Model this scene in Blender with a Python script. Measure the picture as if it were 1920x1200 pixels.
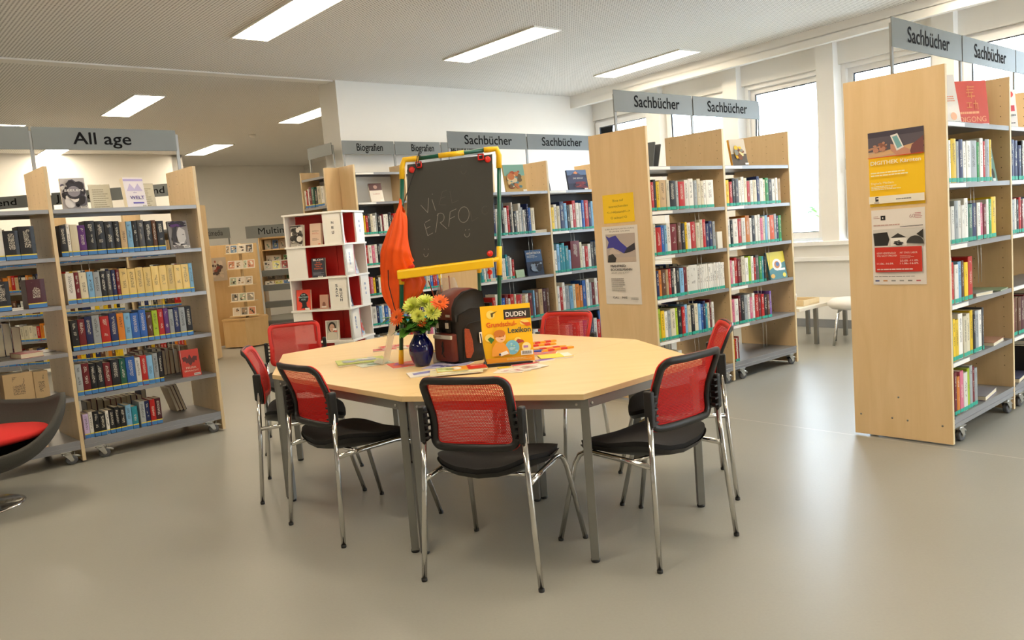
import bpy, math, random, re, zlib
from mathutils import Vector, Matrix
random.seed(7)
for o in list(bpy.data.objects): bpy.data.objects.remove(o)
SC = bpy.context.scene
COL = SC.collection
PI = math.pi

# ------------------------------------------------------------------ camera, sky, exposure
def rotm(p, r):
    R = Vector((1, 0, 0)); F = Vector((0, math.cos(p), -math.sin(p))); U = R.cross(F)
    R2 = R * math.cos(r) + U * math.sin(r); U2 = U * math.cos(r) - R * math.sin(r)
    return Matrix((R2, U2, -F)).transposed()
cd = bpy.data.cameras.new('camera'); cam = bpy.data.objects.new('camera', cd); COL.objects.link(cam)
cam.matrix_world = Matrix.Translation((0, 0, 1.4)) @ rotm(0.10355, -0.079266).to_4x4()
cd.sensor_width = 36.0; cd.lens = 36.0 * 1530 / 1920; cd.clip_end = 200
SC.camera = cam
w = bpy.data.worlds.new('daylight'); SC.world = w; w.use_nodes = True
bg = w.node_tree.nodes['Background']; bg.inputs[0].default_value = (0.76, 0.88, 1.0, 1); bg.inputs[1].default_value = 12.0
SC.view_settings.view_transform = 'Standard'; SC.view_settings.look = 'None'
SC.view_settings.gamma = 1; SC.view_settings.use_curve_mapping = False
SC.view_settings.exposure = 0.27
LAMP_STRENGTH = 21.0

# ------------------------------------------------------------------ colour and materials
def lin(h):
    if isinstance(h, (tuple, list)): return tuple(h[:3])
    h = h.lstrip('#'); v = [int(h[i:i+2], 16) / 255 for i in (0, 2, 4)]
    return tuple(c / 12.92 if c <= .04045 else ((c + .055) / 1.055) ** 2.4 for c in v)
class NT:
    def __init__(s, name):
        s.m = bpy.data.materials.new(name); s.m.use_nodes = True; s.t = s.m.node_tree
        s.b = s.t.nodes['Principled BSDF']; s.o = s.t.nodes['Material Output']
    def n(s, typ, ins=None, **kw):
        x = s.t.nodes.new(typ)
        for k, v in kw.items(): setattr(x, k, v)
        for k, v in (ins or {}).items(): s.set(x.inputs[k], v)
        return x
    def set(s, sock, v):
        if hasattr(v, 'links'): s.t.links.new(v, sock)
        elif hasattr(v, 'outputs'): s.t.links.new(v.outputs[0], sock)
        else: sock.default_value = v
    def math(s, op, a, b=0.0, c=None):
        ins = {0: a, 1: b}
        if c is not None: ins[2] = c
        return s.n('ShaderNodeMath', ins, operation=op).outputs[0]
    def mix(s, fac, a, b):
        x = s.n('ShaderNodeMix', data_type='RGBA')
        s.set(x.inputs[0], fac)
        s.set(x.inputs[6], a if hasattr(a, 'links') else (*lin(a), 1)); s.set(x.inputs[7], b if hasattr(b, 'links') else (*lin(b), 1))
        return x.outputs[2]
def mat(name, col, rough=.5, metal=0., noise=0., nscale=20., bump=0., coat=0., emit=None, estr=0, stretch=None, alpha=None, spec=None):
    q = NT(name); c = lin(col); b = q.b
    b.inputs['Base Color'].default_value = (*c, 1); b.inputs['Roughness'].default_value = rough; b.inputs['Metallic'].default_value = metal
    if coat: b.inputs['Coat Weight'].default_value = coat; b.inputs['Coat Roughness'].default_value = .1
    if spec is not None: b.inputs['Specular IOR Level'].default_value = spec
    tc = q.n('ShaderNodeTexCoord')
    mp = q.n('ShaderNodeMapping', {0: tc.outputs['Object']}); mp.inputs['Scale'].default_value = stretch or (1, 1, 1)
    ns = q.n('ShaderNodeTexNoise', {'Vector': mp, 'Scale': nscale, 'Detail': 4.0})
    k = noise if noise else .03
    lo = tuple(v * (1 - k) for v in c); hi = tuple(min(1, v * (1 + k)) for v in c)
    q.set(b.inputs['Base Color'], q.mix(ns.outputs['Fac'], lo, hi))
    if bump:
        bp = q.n('ShaderNodeBump', {'Height': ns.outputs['Fac'], 'Strength': bump, 'Distance': .002}); q.set(b.inputs['Normal'], bp)
    if emit: b.inputs['Emission Color'].default_value = (*lin(emit), 1); b.inputs['Emission Strength'].default_value = estr
    if alpha is not None: b.inputs['Alpha'].default_value = alpha
    return q.m

def wood(name, c1, c2, rough=.38, scale=1.0, axis='z'):
    q = NT(name); tc = q.n('ShaderNodeTexCoord')
    mp = q.n('ShaderNodeMapping', {0: tc.outputs['Object']})
    s = {'z': (7, 7, .9), 'x': (.9, 7, 7), 'y': (7, .9, 7)}[axis]
    mp.inputs['Scale'].default_value = tuple(v * scale for v in s)
    n1 = q.n('ShaderNodeTexNoise', {'Vector': mp, 'Scale': 2.2, 'Detail': 6.0, 'Distortion': .6})
    mp2 = q.n('ShaderNodeMapping', {0: tc.outputs['Object']}); mp2.inputs['Scale'].default_value = tuple((v * 9 if v > 2 else v * 3) * scale for v in s)
    n2 = q.n('ShaderNodeTexNoise', {'Vector': mp2, 'Scale': 3.0, 'Detail': 2.0})
    r1 = q.n('ShaderNodeMapRange', {0: n1.outputs['Fac'], 1: .3, 2: .72})
    f = q.math('ADD', q.math('MULTIPLY', r1.outputs[0], .75), q.math('MULTIPLY', n2.outputs['Fac'], .25))
    q.set(q.b.inputs['Base Color'], q.mix(f, c1, c2)); q.b.inputs['Roughness'].default_value = rough
    q.b.inputs['Coat Weight'].default_value = .15; q.b.inputs['Coat Roughness'].default_value = .25
    return q.m

M = {}
M['maple'] = wood('maple_veneer', '#dfbf8d', '#eacc9f')
M['maple_edge'] = wood('maple_edge', '#dcc498', '#e6d0a6', .45)
M['table'] = wood('table_beech', '#ecca8e', '#f3d6a0', .35, 1.0, 'x')
M['table_edge'] = mat('table_edge', '#d9bd8c', .4, noise=.05)
M['oak'] = wood('oak_veneer', '#cfab75', '#dcbb88')
M['shelf'] = mat('shelf_grey_metal', '#98989a', .38, .35, noise=.02)
M['sign'] = mat('sign_grey', '#6f7372', .4, .25, noise=.02)
M['letter'] = mat('letter_dark', '#0d0d11', .8, spec=.2)
M['post'] = mat('post_grey', '#8f8f8d', .35, .5)
M['chrome'] = mat('chrome', '#d5d3cf', .12, 1.0, noise=.01)
M['steel'] = mat('steel_leg_grey', '#85847f', .38, .55, noise=.02)
M['zinc'] = mat('zinc', '#c9c8c2', .3, .9)
M['tyre'] = mat('caster_tyre', '#5a5a5c', .6)
M['black'] = mat('black_plastic', '#1b1a19', .42)
M['seat'] = mat('black_upholstery', '#1d1c1c', .9, noise=.35, nscale=600, bump=.6)
M['white'] = mat('white_lacquer', '#f2f0ea', .4, noise=.01)
M['wallw'] = mat('white_plaster', '#efede8', .85, noise=.015, nscale=6, bump=.15)
M['frame'] = mat('window_white', '#f1f1f0', .4, noise=.01)
M['red'] = mat('red_lacquer', '#b5140f', .45, noise=.03)
M['base'] = mat('baseboard_grey', '#85878a', .6)
M['gasket'] = mat('black_gasket', '#22252a', .6)
M['peg'] = mat('peg_hole', '#5c4429', .8)
M['pages'] = mat('page_block', '#e2d6ba', .9, noise=.12, nscale=300, stretch=(8, .2, .2))
M['blue'] = mat('label_blue', '#3f7fc0', .5, noise=.08, nscale=60)
M['teal'] = mat('label_teal', '#1fa58c', .5, noise=.15, nscale=80)
M['yellow_label'] = mat('label_yellow', '#e6d24a', .5)
M['yellow'] = mat('yellow_plastic', '#f2c218', .35, noise=.02)
M['green'] = mat('green_plastic', '#0e5a48', .3, noise=.03)
M['redp'] = mat('red_plastic', '#d8281e', .35)
M['slate'] = mat('chalkboard', '#3c3b36', .42, noise=.12, nscale=4)
M['chalk'] = mat('chalk', '#8b887e', .95, noise=.3, nscale=200)
M['chalkf'] = mat('chalk_faint', '#5d5b53', .95, noise=.3, nscale=200)
M['orange'] = mat('orange_nylon', '#f55a0c', .55, noise=.08, nscale=30, bump=.2)
M['cord'] = mat('black_cord', '#1c1d22', .7)
M['vase'] = mat('cobalt_glaze', '#050848', .08, coat=.6, noise=.3, nscale=8, spec=.4)
M['leaf'] = mat('leaf_green', '#55902f', .5, noise=.35, nscale=25)
M['leafd'] = mat('leaf_dark', '#37701f', .5, noise=.35, nscale=25)
M['stem'] = mat('stem_green', '#6a8c3c', .5, noise=.2)
M['mum'] = mat('chrysanthemum_yellow', '#e6ee78', .6, noise=.15, nscale=60)
M['gerb'] = mat('gerbera_orange', '#f06a20', .55, noise=.2, nscale=60)
M['gerbc'] = mat('gerbera_center', '#8a3b18', .8, noise=.3, nscale=200)
M['felt'] = mat('felt_grey', '#454440', .95, noise=.3, nscale=250, bump=.6)
M['redf'] = mat('red_felt', '#c8201c', .85, noise=.12, nscale=300, bump=.4)
M['satk'] = mat('satchel_black', '#1c1a18', .75, noise=.3, nscale=300, bump=.4)
M['satr'] = mat('satchel_brown', '#6a2a1d', .6, noise=.35, nscale=18)
M['sato'] = mat('satchel_mesh_orange', '#a34726', .7, noise=.5, nscale=120, stretch=(1, 1, 1))
M['reflect'] = mat('reflective_strip', '#c6c3bb', .4, noise=.1, nscale=80)
M['asph'] = mat('street_ground', '#b9b8b4', .9, noise=.1, nscale=2)
M['stucco'] = mat('neighbour_stucco', '#e6e4de', .9, noise=.05)
M['wing'] = mat('neighbour_glass', '#7f93a8', .2)
M['roofd'] = mat('neighbour_roof', '#8b95a0', .6)
M['lampg'] = mat('street_lamp_grey', '#8fa0ae', .4)
M['plasticw'] = mat('white_plastic', '#eceae6', .35)
M['pages_w'] = mat('page_white', '#f0ece0', .85)
M['bench'] = mat('bench_top_cream', '#e4dccb', .45)
M['zebra'] = None
M['darkp'] = mat('dark_grey_panel', '#4b4c4e', .6)

def emis(name, col, s):
    q = NT(name); e = q.n('ShaderNodeEmission', {'Color': (*lin(col), 1), 'Strength': s}); q.set(q.o.inputs[0], e); return q.m
M['lamp'] = emis('luminaire_diffuser', (1.0, .85, .64), LAMP_STRENGTH)

# glass: see-through with fresnel reflection
def glass(name, tint=(1, 1, 1), rough=.0):
    q = NT(name); tr = q.n('ShaderNodeBsdfTransparent', {'Color': (*tint, 1)}); gl = q.n('ShaderNodeBsdfGlossy', {'Roughness': rough})
    fr = q.n('ShaderNodeFresnel', {'IOR': 1.4}); mx = q.n('ShaderNodeMixShader', {0: fr, 1: tr, 2: gl}); q.set(q.o.inputs[0], mx); return q.m
M['glass'] = glass('window_glass', (.97, .99, 1))
def film(name, col, a):
    q = NT(name); tr = q.n('ShaderNodeBsdfTransparent'); q.b.inputs['Base Color'].default_value = (*lin(col), 1); q.b.inputs['Roughness'].default_value = .15
    mx = q.n('ShaderNodeMixShader', {0: a, 1: tr, 2: q.b.outputs[0]}); q.set(q.o.inputs[0], mx); return q.m
M['acryl'] = film('clear_acrylic', '#efe6d6', .45)
M['polybag'] = film('clear_polybag', '#d8d2cc', .3)

# red chair mesh: woven net with real see-through holes
def netmat():
    q = NT('red_mesh_fabric'); tc = q.n('ShaderNodeTexCoord'); sx = q.n('ShaderNodeSeparateXYZ', {0: tc.outputs['UV']})
    p = .0066
    u = q.math('DIVIDE', sx.outputs[0], p); v = q.math('DIVIDE', sx.outputs[1], p)
    row = q.math('FLOOR', v); off = q.math('MULTIPLY', q.math('MODULO', row, 2.0), .5)
    fu = q.math('SUBTRACT', q.math('FRACT', q.math('ADD', u, off)), .5); fv = q.math('SUBTRACT', q.math('FRACT', v), .5)
    r = q.math('ADD', q.math('MULTIPLY', fu, fu), q.math('MULTIPLY', fv, fv))
    hole = q.math('LESS_THAN', r, .072)
    q.b.inputs['Base Color'].default_value = (*lin('#cc1009'), 1); q.b.inputs['Roughness'].default_value = .6
    tl = q.n('ShaderNodeBsdfTranslucent', {'Color': (*lin('#d01a12'), 1)})
    body = q.n('ShaderNodeMixShader', {0: .25, 1: q.b.outputs[0], 2: tl})
    tr = q.n('ShaderNodeBsdfTransparent')
    mx = q.n('ShaderNodeMixShader', {0: hole, 1: body, 2: tr}); q.set(q.o.inputs[0], mx); return q.m
M['net'] = netmat()
M['redback'] = mat('red_frame_cover', '#d3261b', .5, noise=.05)

# printed matter: colour comes from a per-face attribute (ink colours)
def attrmat(name, rough, coat=0.):
    q = NT(name); a = q.n('ShaderNodeAttribute', attribute_name='col'); q.set(q.b.inputs['Base Color'], a.outputs['Color'])
    q.b.inputs['Roughness'].default_value = rough; q.b.inputs['Coat Weight'].default_value = coat; return q.m
M['print'] = attrmat('printed_paper', .5, .15)
def bookmat():
    q = NT('book_cover'); a = q.n('ShaderNodeAttribute', attribute_name='col'); tc = q.n('ShaderNodeTexCoord')
    oi = q.n('ShaderNodeObjectInfo'); sx = q.n('ShaderNodeSeparateXYZ', {0: tc.outputs['UV']})
    u, v = sx.outputs[0], sx.outputs[1]
    rnd = oi.outputs['Random']
    off = q.n('ShaderNodeCombineXYZ', {0: q.math('MULTIPLY', rnd, 37.0), 1: 0.0, 2: q.math('MULTIPLY', rnd, 91.0)})
    p = q.n('ShaderNodeVectorMath', {0: tc.outputs['Object'], 1: off}, operation='ADD')
    mp = q.n('ShaderNodeMapping', {0: p}); mp.inputs['Scale'].default_value = (260, 1, 150)
    ns = q.n('ShaderNodeTexNoise', {'Vector': mp, 'Scale': 1.0, 'Detail': 1.0})
    let = q.math('GREATER_THAN', ns.outputs['Fac'], .52)
    big = q.n('ShaderNodeTexNoise', {'Vector': q.n('ShaderNodeMapping', {0: p}), 'Scale': 14.0, 'Detail': 1.0})
    inb = q.math('MULTIPLY', q.math('MULTIPLY', q.math('GREATER_THAN', u, .3), q.math('LESS_THAN', u, .7)), q.math('MULTIPLY', q.math('GREATER_THAN', v, .36), q.math('LESS_THAN', v, .9)))
    words = q.math('GREATER_THAN', big.outputs['Fac'], .44)
    m = q.math('MULTIPLY', q.math('MULTIPLY', let, inb), words)
    lum = q.n('ShaderNodeRGBToBW', {0: a.outputs['Color']})
    dark = q.math('LESS_THAN', lum, .28)
    ink = q.mix(dark, '#33302c', '#d9d2c0')
    q.set(q.b.inputs['Base Color'], q.mix(q.math('MULTIPLY', m, .85), a.outputs['Color'], ink))
    q.b.inputs['Roughness'].default_value = .5; q.b.inputs['Specular IOR Level'].default_value = .35; q.b.inputs['Coat Weight'].default_value = .12; q.b.inputs['Coat Roughness'].default_value = .12
    return q.m
M['book'] = bookmat()
def zebra():
    q = NT('marbled_black_beige'); tc = q.n('ShaderNodeTexCoord'); ns = q.n('ShaderNodeTexNoise', {'Vector': tc.outputs['Object'], 'Scale': 26.0, 'Distortion': 2.0})
    q.set(q.b.inputs['Base Color'], q.mix(q.math('GREATER_THAN', ns.outputs['Fac'], .52), '#221d19', '#a89478')); q.b.inputs['Roughness'].default_value = .8; return q.m
M['zebra'] = zebra()
def floormat():
    q = NT('grey_linoleum'); tc = q.n('ShaderNodeTexCoord'); P = tc.outputs['Object']
    n1 = q.n('ShaderNodeTexNoise', {'Vector': P, 'Scale': 1.3, 'Detail': 5.0}); n2 = q.n('ShaderNodeTexNoise', {'Vector': P, 'Scale': 90.0, 'Detail': 3.0})
    f = q.math('ADD', q.math('MULTIPLY', n1.outputs['Fac'], .5), q.math('MULTIPLY', n2.outputs['Fac'], .5))
    base = q.mix(f, '#92918a', '#a3a298')
    d = q.n('ShaderNodeVectorMath', {0: P, 1: (.766, .643, 0)}, operation='DOT_PRODUCT').outputs['Value']
    k = q.math('ABSOLUTE', q.math('SUBTRACT', q.math('FRACT', q.math('ADD', q.math('DIVIDE', q.math('SUBTRACT', d, 4.765), 8.0), .5)), .5))
    seam = q.math('LESS_THAN', k, .0005)
    q.set(q.b.inputs['Base Color'], q.mix(q.math('MULTIPLY', seam, .6), base, '#cfcabf'))
    q.b.inputs['Roughness'].default_value = .34
    q.b.inputs['Specular IOR Level'].default_value = .38
    return q.m
M['floor'] = floormat()
def ceilmat():
    q = NT('perforated_plasterboard'); tc = q.n('ShaderNodeTexCoord'); mp = q.n('ShaderNodeMapping', {0: tc.outputs['Object']})
    mp.inputs['Rotation'].default_value = (0, 0, math.radians(-41)); sx = q.n('ShaderNodeSeparateXYZ', {0: mp})
    p = .030
    fu = q.math('SUBTRACT', q.math('FRACT', q.math('DIVIDE', sx.outputs[0], p)), .5); fv = q.math('SUBTRACT', q.math('FRACT', q.math('DIVIDE', sx.outputs[1], p)), .5)
    r = q.math('ADD', q.math('MULTIPLY', fu, fu), q.math('MULTIPLY', fv, fv))
    h = q.math('LESS_THAN', r, .075)
    q.set(q.b.inputs['Base Color'], q.mix(h, '#f0eeea', '#8d8984')); q.b.inputs['Roughness'].default_value = .9; return q.m
M['ceil'] = ceilmat()

# ------------------------------------------------------------------ mesh builder
class MB:
    def __init__(s): s.v = []; s.f = []; s.m = []; s.sm = []; s.c = []; s.uv = []
    def face(s, idx, m=0, smooth=False, col=None, uv=None): s.f.append(tuple(idx)); s.m.append(m); s.sm.append(smooth); s.c.append(col); s.uv.append(uv)
    def add(s, verts, faces, m=0, smooth=False, col=None, mx=None, uvs=None):
        b = len(s.v)
        for p in verts: s.v.append(tuple(mx @ Vector(p)) if mx else tuple(p))
        for k, f in enumerate(faces): s.face([b + i for i in f], m, smooth, col, uvs[k] if uvs else None)
        return s
    def box(s, x0, y0, z0, x1, y1, z1, m=0, col=None, mx=None):
        v = [(x0,y0,z0),(x1,y0,z0),(x1,y1,z0),(x0,y1,z0),(x0,y0,z1),(x1,y0,z1),(x1,y1,z1),(x0,y1,z1)]
        return s.add(v, [(0,3,2,1),(4,5,6,7),(0,1,5,4),(1,2,6,5),(2,3,7,6),(3,0,4,7)], m, False, col, mx)
    def prism(s, poly, z0, z1, m=0, mx=None, col=None, axis='z'):
        n = len(poly)
        def P(a, b, c): return (a, b, c) if axis == 'z' else ((a, c, b) if axis == 'y' else (c, a, b))
        v = [P(a, b, z0) for a, b in poly] + [P(a, b, z1) for a, b in poly]
        f = [tuple(range(n))[::-1], tuple(range(n, 2 * n))] + [(i, (i + 1) % n, n + (i + 1) % n, n + i) for i in range(n)]
        return s.add(v, f, m, False, col, mx)
    def tube(s, pts, r, seg=10, closed=False, m=0, cap=True, flat=None, smooth=True, mx=None):
        pts = [Vector(p) for p in pts]; n = len(pts); rs = r if isinstance(r, (list, tuple)) else [r] * n
        T = []
        for i in range(n):
            a = pts[(i - 1) % n] if (closed or i > 0) else pts[i]; b = pts[(i + 1) % n] if (closed or i < n - 1) else pts[i]
            T.append((b - a).normalized())
        ref = Vector((0, 0, 1)) if abs(T[0].z) < .9 else Vector((0, 1, 0))
        if flat: ref = Vector(flat[0])
        verts = []; N = (ref - T[0] * ref.dot(T[0])).normalized()
        for i in range(n):
            if flat: N = (ref - T[i] * ref.dot(T[i])).normalized()
            else:
                N = (N - T[i] * N.dot(T[i])); N = N.normalized() if N.length > 1e-6 else Vector((1, 0, 0))
            B = T[i].cross(N)
            for k in range(seg):
                a = 2 * PI * k / seg; ca, sa = math.cos(a), math.sin(a)
                if flat:
                    e = .35; ca = math.copysign(abs(ca) ** e, ca); sa = math.copysign(abs(sa) ** e, sa)
                    verts.append(pts[i] + N * ca * flat[1] + B * sa * rs[i])
                else: verts.append(pts[i] + (N * ca + B * sa) * rs[i])
        f = []
        for i in range(n if closed else n - 1):
            j = (i + 1) % n
            for k in range(seg): l = (k + 1) % seg; f.append((i*seg+k, i*seg+l, j*seg+l, j*seg+k))
        if cap and not closed: f.append(tuple(range(seg))[::-1]); f.append(tuple(range((n-1)*seg, n*seg)))
        return s.add(verts, f, m, smooth, None, mx)
    def lathe(s, prof, seg=24, c=(0, 0, 0), m=0, mx=None, smooth=True, cap=True):
        v = []
        for r, z in prof:
            for k in range(seg): a = 2 * PI * k / seg; v.append((c[0] + r * math.cos(a), c[1] + r * math.sin(a), c[2] + z))
        f = []
        for i in range(len(prof) - 1):
            for k in range(seg): l = (k + 1) % seg; f.append((i*seg+k, i*seg+l, (i+1)*seg+l, (i+1)*seg+k))
        if cap: f.append(tuple(range(seg))[::-1]); f.append(tuple(range((len(prof)-1)*seg, len(prof)*seg)))
        return s.add(v, f, m, smooth, None, mx)
    def grid(s, fn, nu, nv, m=0, smooth=True, closeu=False, uvfn=None, col=None):
        v = [fn(i / nu, j / nv) for j in range(nv + 1) for i in range(nu + (0 if closeu else 1))]
        w_ = nu if closeu else nu + 1; f = []; uv = []
        for j in range(nv):
            for i in range(nu):
                k = (i + 1) % w_ if closeu else i + 1
                f.append((j*w_+i, j*w_+k, (j+1)*w_+k, (j+1)*w_+i))
                if uvfn: uv.append([uvfn(i/nu, j/nv), uvfn((i+1)/nu, j/nv), uvfn((i+1)/nu, (j+1)/nv), uvfn(i/nu, (j+1)/nv)])
        return s.add(v, f, m, smooth, col, None, uv if uvfn else None)
    def mesh(s, name, mats):
        me = bpy.data.meshes.new(name); me.from_pydata(s.v, [], s.f)
        for x in mats: me.materials.append(x)
        me.polygons.foreach_set('material_index', s.m); me.polygons.foreach_set('use_smooth', s.sm)
        if any(c is not None for c in s.c):
            ca = me.color_attributes.new('col', 'FLOAT_COLOR', 'CORNER'); arr = []
            for f, c in zip(s.f, s.c): arr += list((*(c or (.8, .8, .8)), 1.0)) * len(f)
            ca.data.foreach_set('color', arr)
        if any(u is not None for u in s.uv):
            ul = me.uv_layers.new(name='UVMap'); arr = []
            for f, u in zip(s.f, s.uv): arr += [x for p in (u or [(-1, -1)] * len(f)) for x in p]
            ul.data.foreach_set('uv', arr)
        me.update(); return me
    def build(s, name, mats, parent=None, loc=None, rz=0, mx=None, bevel=0, seg=2, sub=0, solid=0):
        mats = mats if isinstance(mats, list) else [mats]
        o = bpy.data.objects.new(name, s.mesh(name, mats)); COL.objects.link(o)
        if parent: o.parent = parent
        if mx is not None: o.matrix_local = mx
        elif loc is not None: o.location = loc; o.rotation_euler[2] = rz
        if solid: md = o.modifiers.new('solid', 'SOLIDIFY'); md.thickness = solid; md.offset = 0
        if sub: md = o.modifiers.new('sub', 'SUBSURF'); md.levels = sub; md.render_levels = sub
        if bevel: md = o.modifiers.new('bevel', 'BEVEL'); md.width = bevel; md.segments = seg; md.limit_method = 'ANGLE'
        return o
def tag(o, label=None, cat=None, group=None, kind=None):
    if label: o['label'] = label
    if cat: o['category'] = cat
    if group: o['group'] = group
    if kind: o['kind'] = kind
    return o
def empty(name, loc, rz=0, label=None, cat=None, group=None, mx=None):
    o = bpy.data.objects.new(name, None); COL.objects.link(o); o.empty_display_size = .1
    if mx is not None: o.matrix_world = mx
    else: o.location = loc; o.rotation_euler[2] = rz
    return tag(o, label, cat, group)
def copy_tree(o, parent=None):
    c = o.copy(); COL.objects.link(c); c.parent = parent
    for ch in [x for x in bpy.data.objects if x.parent == o]: copy_tree(ch, c)
    return c
def R3(loc, rz=0, rx=0, ry=0): return Matrix.Translation(loc) @ Matrix.Rotation(rz, 4, 'Z') @ Matrix.Rotation(rx, 4, 'X') @ Matrix.Rotation(ry, 4, 'Y')

# ------------------------------------------------------------------ lettering and printed art
_tc = {}
def text_geo(s):
    if s in _tc: return _tc[s]
    cu = bpy.data.curves.new('t', 'FONT'); cu.body = s; cu.resolution_u = 3; ob = bpy.data.objects.new('t', cu)
    me = bpy.data.meshes.new_from_object(ob)
    v = [(p.co.x, p.co.y) for p in me.vertices]; f = [tuple(p.vertices) for p in me.polygons]
    bpy.data.objects.remove(ob); bpy.data.curves.remove(cu); bpy.data.meshes.remove(me)
    if v:
        x0 = min(a for a, b in v); x1 = max(a for a, b in v); v = [((a - x0), b) for a, b in v]; wd = x1 - x0
    else: wd = 1
    _tc[s] = (v, f, wd); return _tc[s]
class Art:
    """flat print in the x-z plane, facing -y; 0..W, 0..H"""
    def __init__(s, bgc=None, W=1, H=1, step=.0004):
        s.b = MB(); s.k = 0; s.step = step
        if bgc: s.rect(0, 0, W, H, bgc)
    def _y(s): s.k += 1; return -s.step * s.k
    def poly(s, pts, c):
        y = s._y(); s.b.add([(a, y, b) for a, b in pts], [tuple(range(len(pts)))], 0, False, lin(c)); return s
    def rect(s, x0, z0, x1, z1, c): return s.poly([(x0, z0), (x1, z0), (x1, z1), (x0, z1)], c)
    def ell(s, cx, cz, rx, rz, c, n=20, a0=0, a1=2 * PI): return s.poly([(cx + rx * math.cos(a0 + (a1 - a0) * k / n), cz + rz * math.sin(a0 + (a1 - a0) * k / n)) for k in range(n)], c)
    def text(s, t, x, z, h, c, W=None, al='l', bold=0, rot=0):
        v, f, wd = text_geo(t); sz = h / .72; sx = sz if W is None else W / max(wd, .01)
        tw = wd * sx; ox = {'l': 0, 'c': -tw / 2, 'r': -tw}[al]
        for d in ((0, 0),) if not bold else ((0, 0), (bold, 0), (0, bold), (bold, bold)):
            y = s._y(); ca, sa = math.cos(rot), math.sin(rot)
            vv = []
            for a, b in v:
                p, q = a * sx + ox + d[0], b * sz + d[1]; vv.append((x + p * ca - q * sa, y, z + p * sa + q * ca))
            s.b.add(vv, f, 0, False, lin(c))
        return s
    def lines(s, x0, z0, x1, z1, n, c, fill=.45, seed=1):
        """rows of illegible small print as broken bars"""
        r = random.Random(seed); dz = (z1 - z0) / n; y = s._y(); V = []; F = []
        for i in range(n):
            zb = z1 - (i + 1) * dz + dz * (1 - fill) / 2; x = x0; xe = x0 + (x1 - x0) * r.uniform(.7, 1)
            while x < xe:
                wl = r.uniform(.03, .09) * (x1 - x0) * 1.5; xb = min(x + wl, xe); k = len(V)
                V += [(x, y, zb), (xb, y, zb), (xb, y, zb + dz * fill), (x, y, zb + dz * fill)]; F.append((k, k+1, k+2, k+3)); x = xb + .012 * (x1 - x0)
        s.b.add(V, F, 0, False, lin(c)); return s
    def build(s, name, parent, mx): return s.b.build(name, M['print'], parent, mx=mx)
PR = M['print']

# ------------------------------------------------------------------ room
def plan(poly, z0, z1, name, m, down=False):
    b = MB(); b.prism(poly, z0, z1); return tag(b.build(name, m), kind='structure')
NW = Vector((.8, .6)); DW = Vector((-.6, .8))
def WP(c, s): p = NW * c + DW * s; return (p.x, p.y)
aB = math.radians(40.5); DB = Vector((math.cos(aB), math.sin(aB))); NB = Vector((-DB.y, DB.x))
aU = math.radians(42); DU = Vector((math.cos(aU), math.sin(aU))); DV = Vector((-DU.y, DU.x))
def UV2(u, v): p = DU * u + DV * v; return (p.x, p.y)
CB = 8.825
def BP(s, c=CB):  p = NB * c + DB * s; return (p.x, p.y)
# back wall meets window wall
s0 = Vector((-1.88, 10.0)).dot(DB)
A_ = Vector(WP(8.83, 9.48)); sc_ = A_.dot(DB)
floor_poly = [WP(9.3, -9), WP(9.3, 16), UV2(11, 19), UV2(-6.3, 19), UV2(-6.3, -5.3), UV2(5, -5.3)]
plan(floor_poly, -.15, 0, 'floor', M['floor'])
ceil_poly = [WP(8.45, -9), WP(8.45, 16), UV2(11, 19), UV2(-6.3, 19), UV2(-6.3, -5.3), UV2(5, -5.3)]
plan(ceil_poly, 3.4, 3.6, 'ceiling', M['ceil'])
def wallbar(name, p, q, z0, z1, th, m=None, kind='structure'):
    p = Vector(p); q = Vector(q); d = (q - p).normalized(); n = Vector((-d.y, d.x)) * th
    b = MB(); b.prism([tuple(p), tuple(q), tuple(q + n), tuple(p + n)], z0, z1); return tag(b.build(name, m or M['wallw']), kind=kind)
wallbar('wall_back', BP(s0), BP(sc_ + .02), 0, 3.4, .42)
wallbar('wall_far', UV2(5.9, 17.6), UV2(11, 17.6), 0, 3.4, .2)
wallbar('wall_far_left', UV2(-6.3, 15.75), UV2(6.1, 15.75), 0, 3.4, .2)
wallbar('wall_far_return', UV2(6.1, 15.75), UV2(6.1, 17.7), 0, 3.4, .2)
wallbar('wall_light_stop', BP(s0 + 4.12, 18.2), BP(s0 + 4.12, CB + .30), 0, 3.4, .2)  # unseen wall, added to stop daylight leaking in behind the back wall
wallbar('wall_left', UV2(-6, -5.2), UV2(-6, 16), 0, 3.4, .2)
wallbar('wall_near', UV2(5.5, -5.05), UV2(-6.2, -5.05), 0, 3.4, .2)
wallbar('trim_1', BP(s0 - 9, CB + .02), BP(s0 - .02, CB + .02), 3.385, 3.4, .16, M['wallw'])
wallbar('baseboard_back', BP(s0 - .012, CB - .012), BP(sc_ + .1, CB - .012), 0, .1, .012, M['base'])
wallbar('baseboard_far', UV2(-6, 15.73), UV2(6.1, 15.73), 0, .1, .02, M['base'])
# smoke detector on the ceiling
b = MB(); b.lathe([(.055, 0), (.055, -.03), (.035, -.045), (0.001, -.047)], 16); b.build('smoke_detector', M['plasticw'], loc=(-4.07, 13.87, 3.4)); tag(bpy.data.objects['smoke_detector'], 'small white smoke detector on the ceiling near the far wall', 'smoke detector')
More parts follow.
